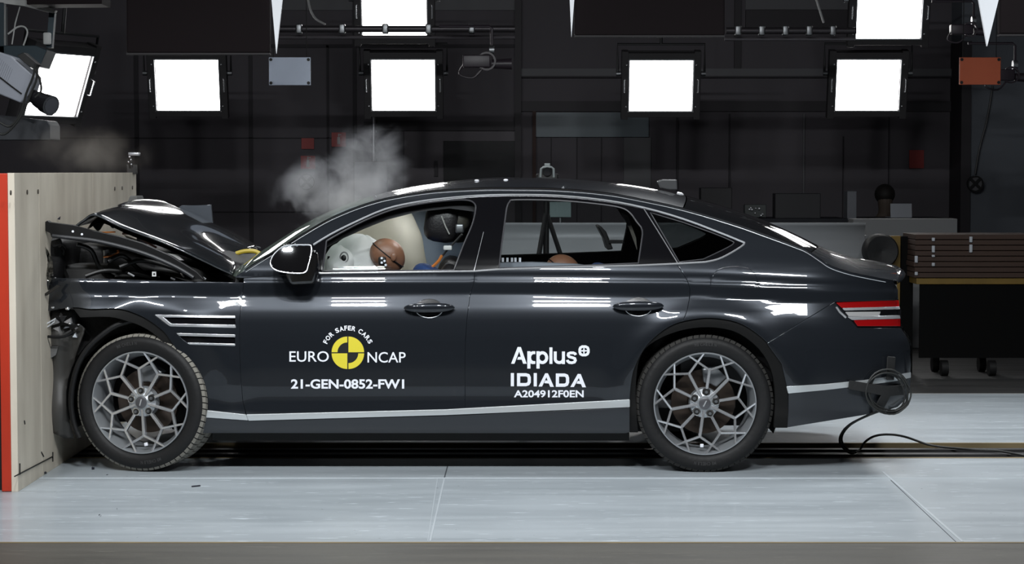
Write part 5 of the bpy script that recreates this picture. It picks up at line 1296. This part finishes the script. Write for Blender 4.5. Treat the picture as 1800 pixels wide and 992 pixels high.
st_ = MB().cyl((P(985, 380, 7.02).x, 7.02, 0), (P(985, 380, 7.02).x, 7.02, P(985, 380, 7.02).z-.01), .02, n=12).build('monitor_pole', STEEL, None); tag(st_, 'thin pole under the small monitor behind the tripod', 'pole')
# office chair behind
oc = empty('office_chair', (P(1075, 430, 4.2).x, 4.2, 0)); tag(oc, 'dark office chair behind the car, right of the tripod', 'chair')
cx = P(1075, 430, 4.2).x
MB().prism([P(1050, 398, 4.0), P(1056, 397, 4.0), P(1066, 408, 4.0), P(1078, 438, 4.0), P(1068, 440, 4.0), P(1062, 420, 4.0)], (0, .42, 0)).build('backrest', PLAST, oc, smooth=0, bevel=.008)
MB().rbox((cx+.12, 4.2, .52), (.46, .46, .08), .03).build('seat', PLAST, oc)
MB().box(P(1090, 425, 4.0), (.16, .05, .025)).build('armrest', PLAST, oc, smooth=0, bevel=.005)
MB().cyl((cx+.12, 4.2, .08), (cx+.12, 4.2, .5), .025, n=12).build('gas_column', STEEL, oc)
for k in range(5):
    t = k*2*math.pi/5; MB().tube([(cx+.12, 4.2, .09), (cx+.12+.28*math.cos(t), 4.2+.28*math.sin(t), .06)], .018, 8).sphere((cx+.12+.28*math.cos(t), 4.2+.28*math.sin(t), .032), .03, 8, 10).build('leg', PLAST, oc)
# ------------------------------------------------------------------ debris on and near the floor
DB = mat('debris_black', (.02, .02, .03), .35)
deb = [(77, 835, 4.5, 'dark crumpled fragment on the floor at the barrier foot'), (164, 826, 3.2, 'small dark fragment on the floor in front of the front tyre'), (188, 836, 1.6, 'tiny black crumb on the floor just right of the dark fragment by the tyre'),
       (175, 909, 2.6, 'black speck on the white floor, lower left foreground'), (205, 896, 1.5, 'tiny dark speck right of the lower left black speck')]
for (u, v, s, lb) in deb:
    c = G(u, v); mb = MB(); k = s/347
    for j in range(4 if s > 3 else 2):
        pts = [c+Vector((RS.uniform(-1, 1)*k, RS.uniform(-1, 1)*k, RS.uniform(0, 1.6)*k)) for _ in range(3)]
        mb.prism(pts, (k*.2, k*.3, k*.25))
    mn = min(p[2] for p in mb.v); mb.v = [(p[0], p[1], p[2]-mn+.001) for p in mb.v]
    tag(mb.build('debris_fragment', DB, None, smooth=0), lb, 'debris', 'fragments thrown off in the crash')
a, b = G(337, 857), G(352, 855.5); tag(MB().tube([a+Vector((0, 0, .004)), b+Vector((0, 0, .004))], .0035, 6).build('wire_scrap', DB, None), 'thin straight scrap of wire on the floor behind the front tyre', 'debris', 'fragments thrown off in the crash')
for (u, v, lb) in ((103, 384, 'black chip in mid-air in front of the plywood above the torn rail'), (55, 641, 'black chip in mid-air before the plywood left of the front wheel'),):
    c = P(u, v, .3); mb = MB().prism([c+Vector((-.008, 0, -.004)), c+Vector((.008, 0, .009)), c+Vector((.004, .004, -.008))], (.002, .004, .002))
    tag(mb.build('flying_chip', DB, None, smooth=0), lb, 'debris', 'chips flying off in the crash')
st = MB(); c = G(268, 814)
# ------------------------------------------------------------------ smoke
def smoke(name, cen, dim, dens_, scale, thr, lb, stretch=(1, 1, 1), col=(.85, .87, .93), shape=(1, 1, 1)):
    o = MB().sphere((0, 0, 0), 1, 16, 24, (dim[0]/2, dim[1]/2, dim[2]/2)).build(name, mat('tmp', (1, 1, 1)), None)
    m = bpy.data.materials.new(name); m.use_nodes = True; nt = m.node_tree; L = nt.links.new
    for n in list(nt.nodes):
        if n.type != 'OUTPUT_MATERIAL': nt.nodes.remove(n)
    out = nt.nodes[0]; vol = nt.nodes.new('ShaderNodeVolumeScatter'); vol.inputs['Color'].default_value = (*col, 1); vol.inputs['Anisotropy'].default_value = 0.1
    tc = nt.nodes.new('ShaderNodeTexCoord'); mp = nt.nodes.new('ShaderNodeMapping'); mp.inputs['Scale'].default_value = stretch
    ns = nt.nodes.new('ShaderNodeTexNoise'); ns.inputs['Scale'].default_value = scale; ns.inputs['Detail'].default_value = 6; ns.inputs['Roughness'].default_value = .62; ns.inputs['Distortion'].default_value = .5
    L(tc.outputs['Object'], mp.inputs[0]); L(mp.outputs[0], ns.inputs['Vector'])
    # ragged falloff towards the skin of the puff
    m2 = nt.nodes.new('ShaderNodeMapping'); m2.inputs['Scale'].default_value = (2/dim[0], 2/dim[1], 2/dim[2]); m2.inputs['Location'].default_value = (0, 0, -1)
    L(tc.outputs['Object'], m2.inputs[0])
    ln = nt.nodes.new('ShaderNodeVectorMath'); ln.operation = 'LENGTH'; L(m2.outputs[0], ln.inputs[0])
    sq = nt.nodes.new('ShaderNodeMath'); sq.operation = 'MULTIPLY_ADD'; sq.inputs[1].default_value = -.30; L(ln.outputs['Value'], sq.inputs[0]); L(ns.outputs[0], sq.inputs[2])
    r = nt.nodes.new('ShaderNodeMapRange'); r.inputs[1].default_value = thr-.16; r.inputs[2].default_value = thr+.14; L(sq.outputs[0], r.inputs[0])
    f = nt.nodes.new('ShaderNodeMapRange'); f.inputs[1].default_value = 1.0; f.inputs[2].default_value = .55; f.interpolation_type = 'SMOOTHSTEP'; L(ln.outputs['Value'], f.inputs[0])
    mu = nt.nodes.new('ShaderNodeMath'); mu.operation = 'MULTIPLY'; L(r.outputs[0], mu.inputs[0]); L(f.outputs[0], mu.inputs[1])
    m3 = nt.nodes.new('ShaderNodeMath'); m3.operation = 'MULTIPLY'; L(mu.outputs[0], m3.inputs[0]); m3.inputs[1].default_value = dens_; L(m3.outputs[0], vol.inputs['Density'])
    L(vol.outputs[0], out.inputs['Volume']); o.data.materials[0] = m
    o.location = (cen[0], cen[1], cen[2]-dim[2]/2)
    # origin sits at the base of the puff, vertices start there
    tag(o, lb, 'smoke', None, 'stuff'); return o
c = P(592, 342, 1.0); smoke('smoke_puff', c, (.84, .55, .52), 7.0, 4.2, .41, 'pale grey smoke puff rising above the windscreen')
c = P(655, 290, 1.1); smoke('smoke_wisp', c, (.56, .5, .56), 5.5, 4.8, .43, 'thin smoke wisp rising above the roof front edge')
c = P(150, 265, 1.4); smoke('dust_haze', c, (.90, .8, .40), .9, 5, .42, 'faint brownish dust haze above the barrier top', (1, 1, 1), (.8, .72, .62))
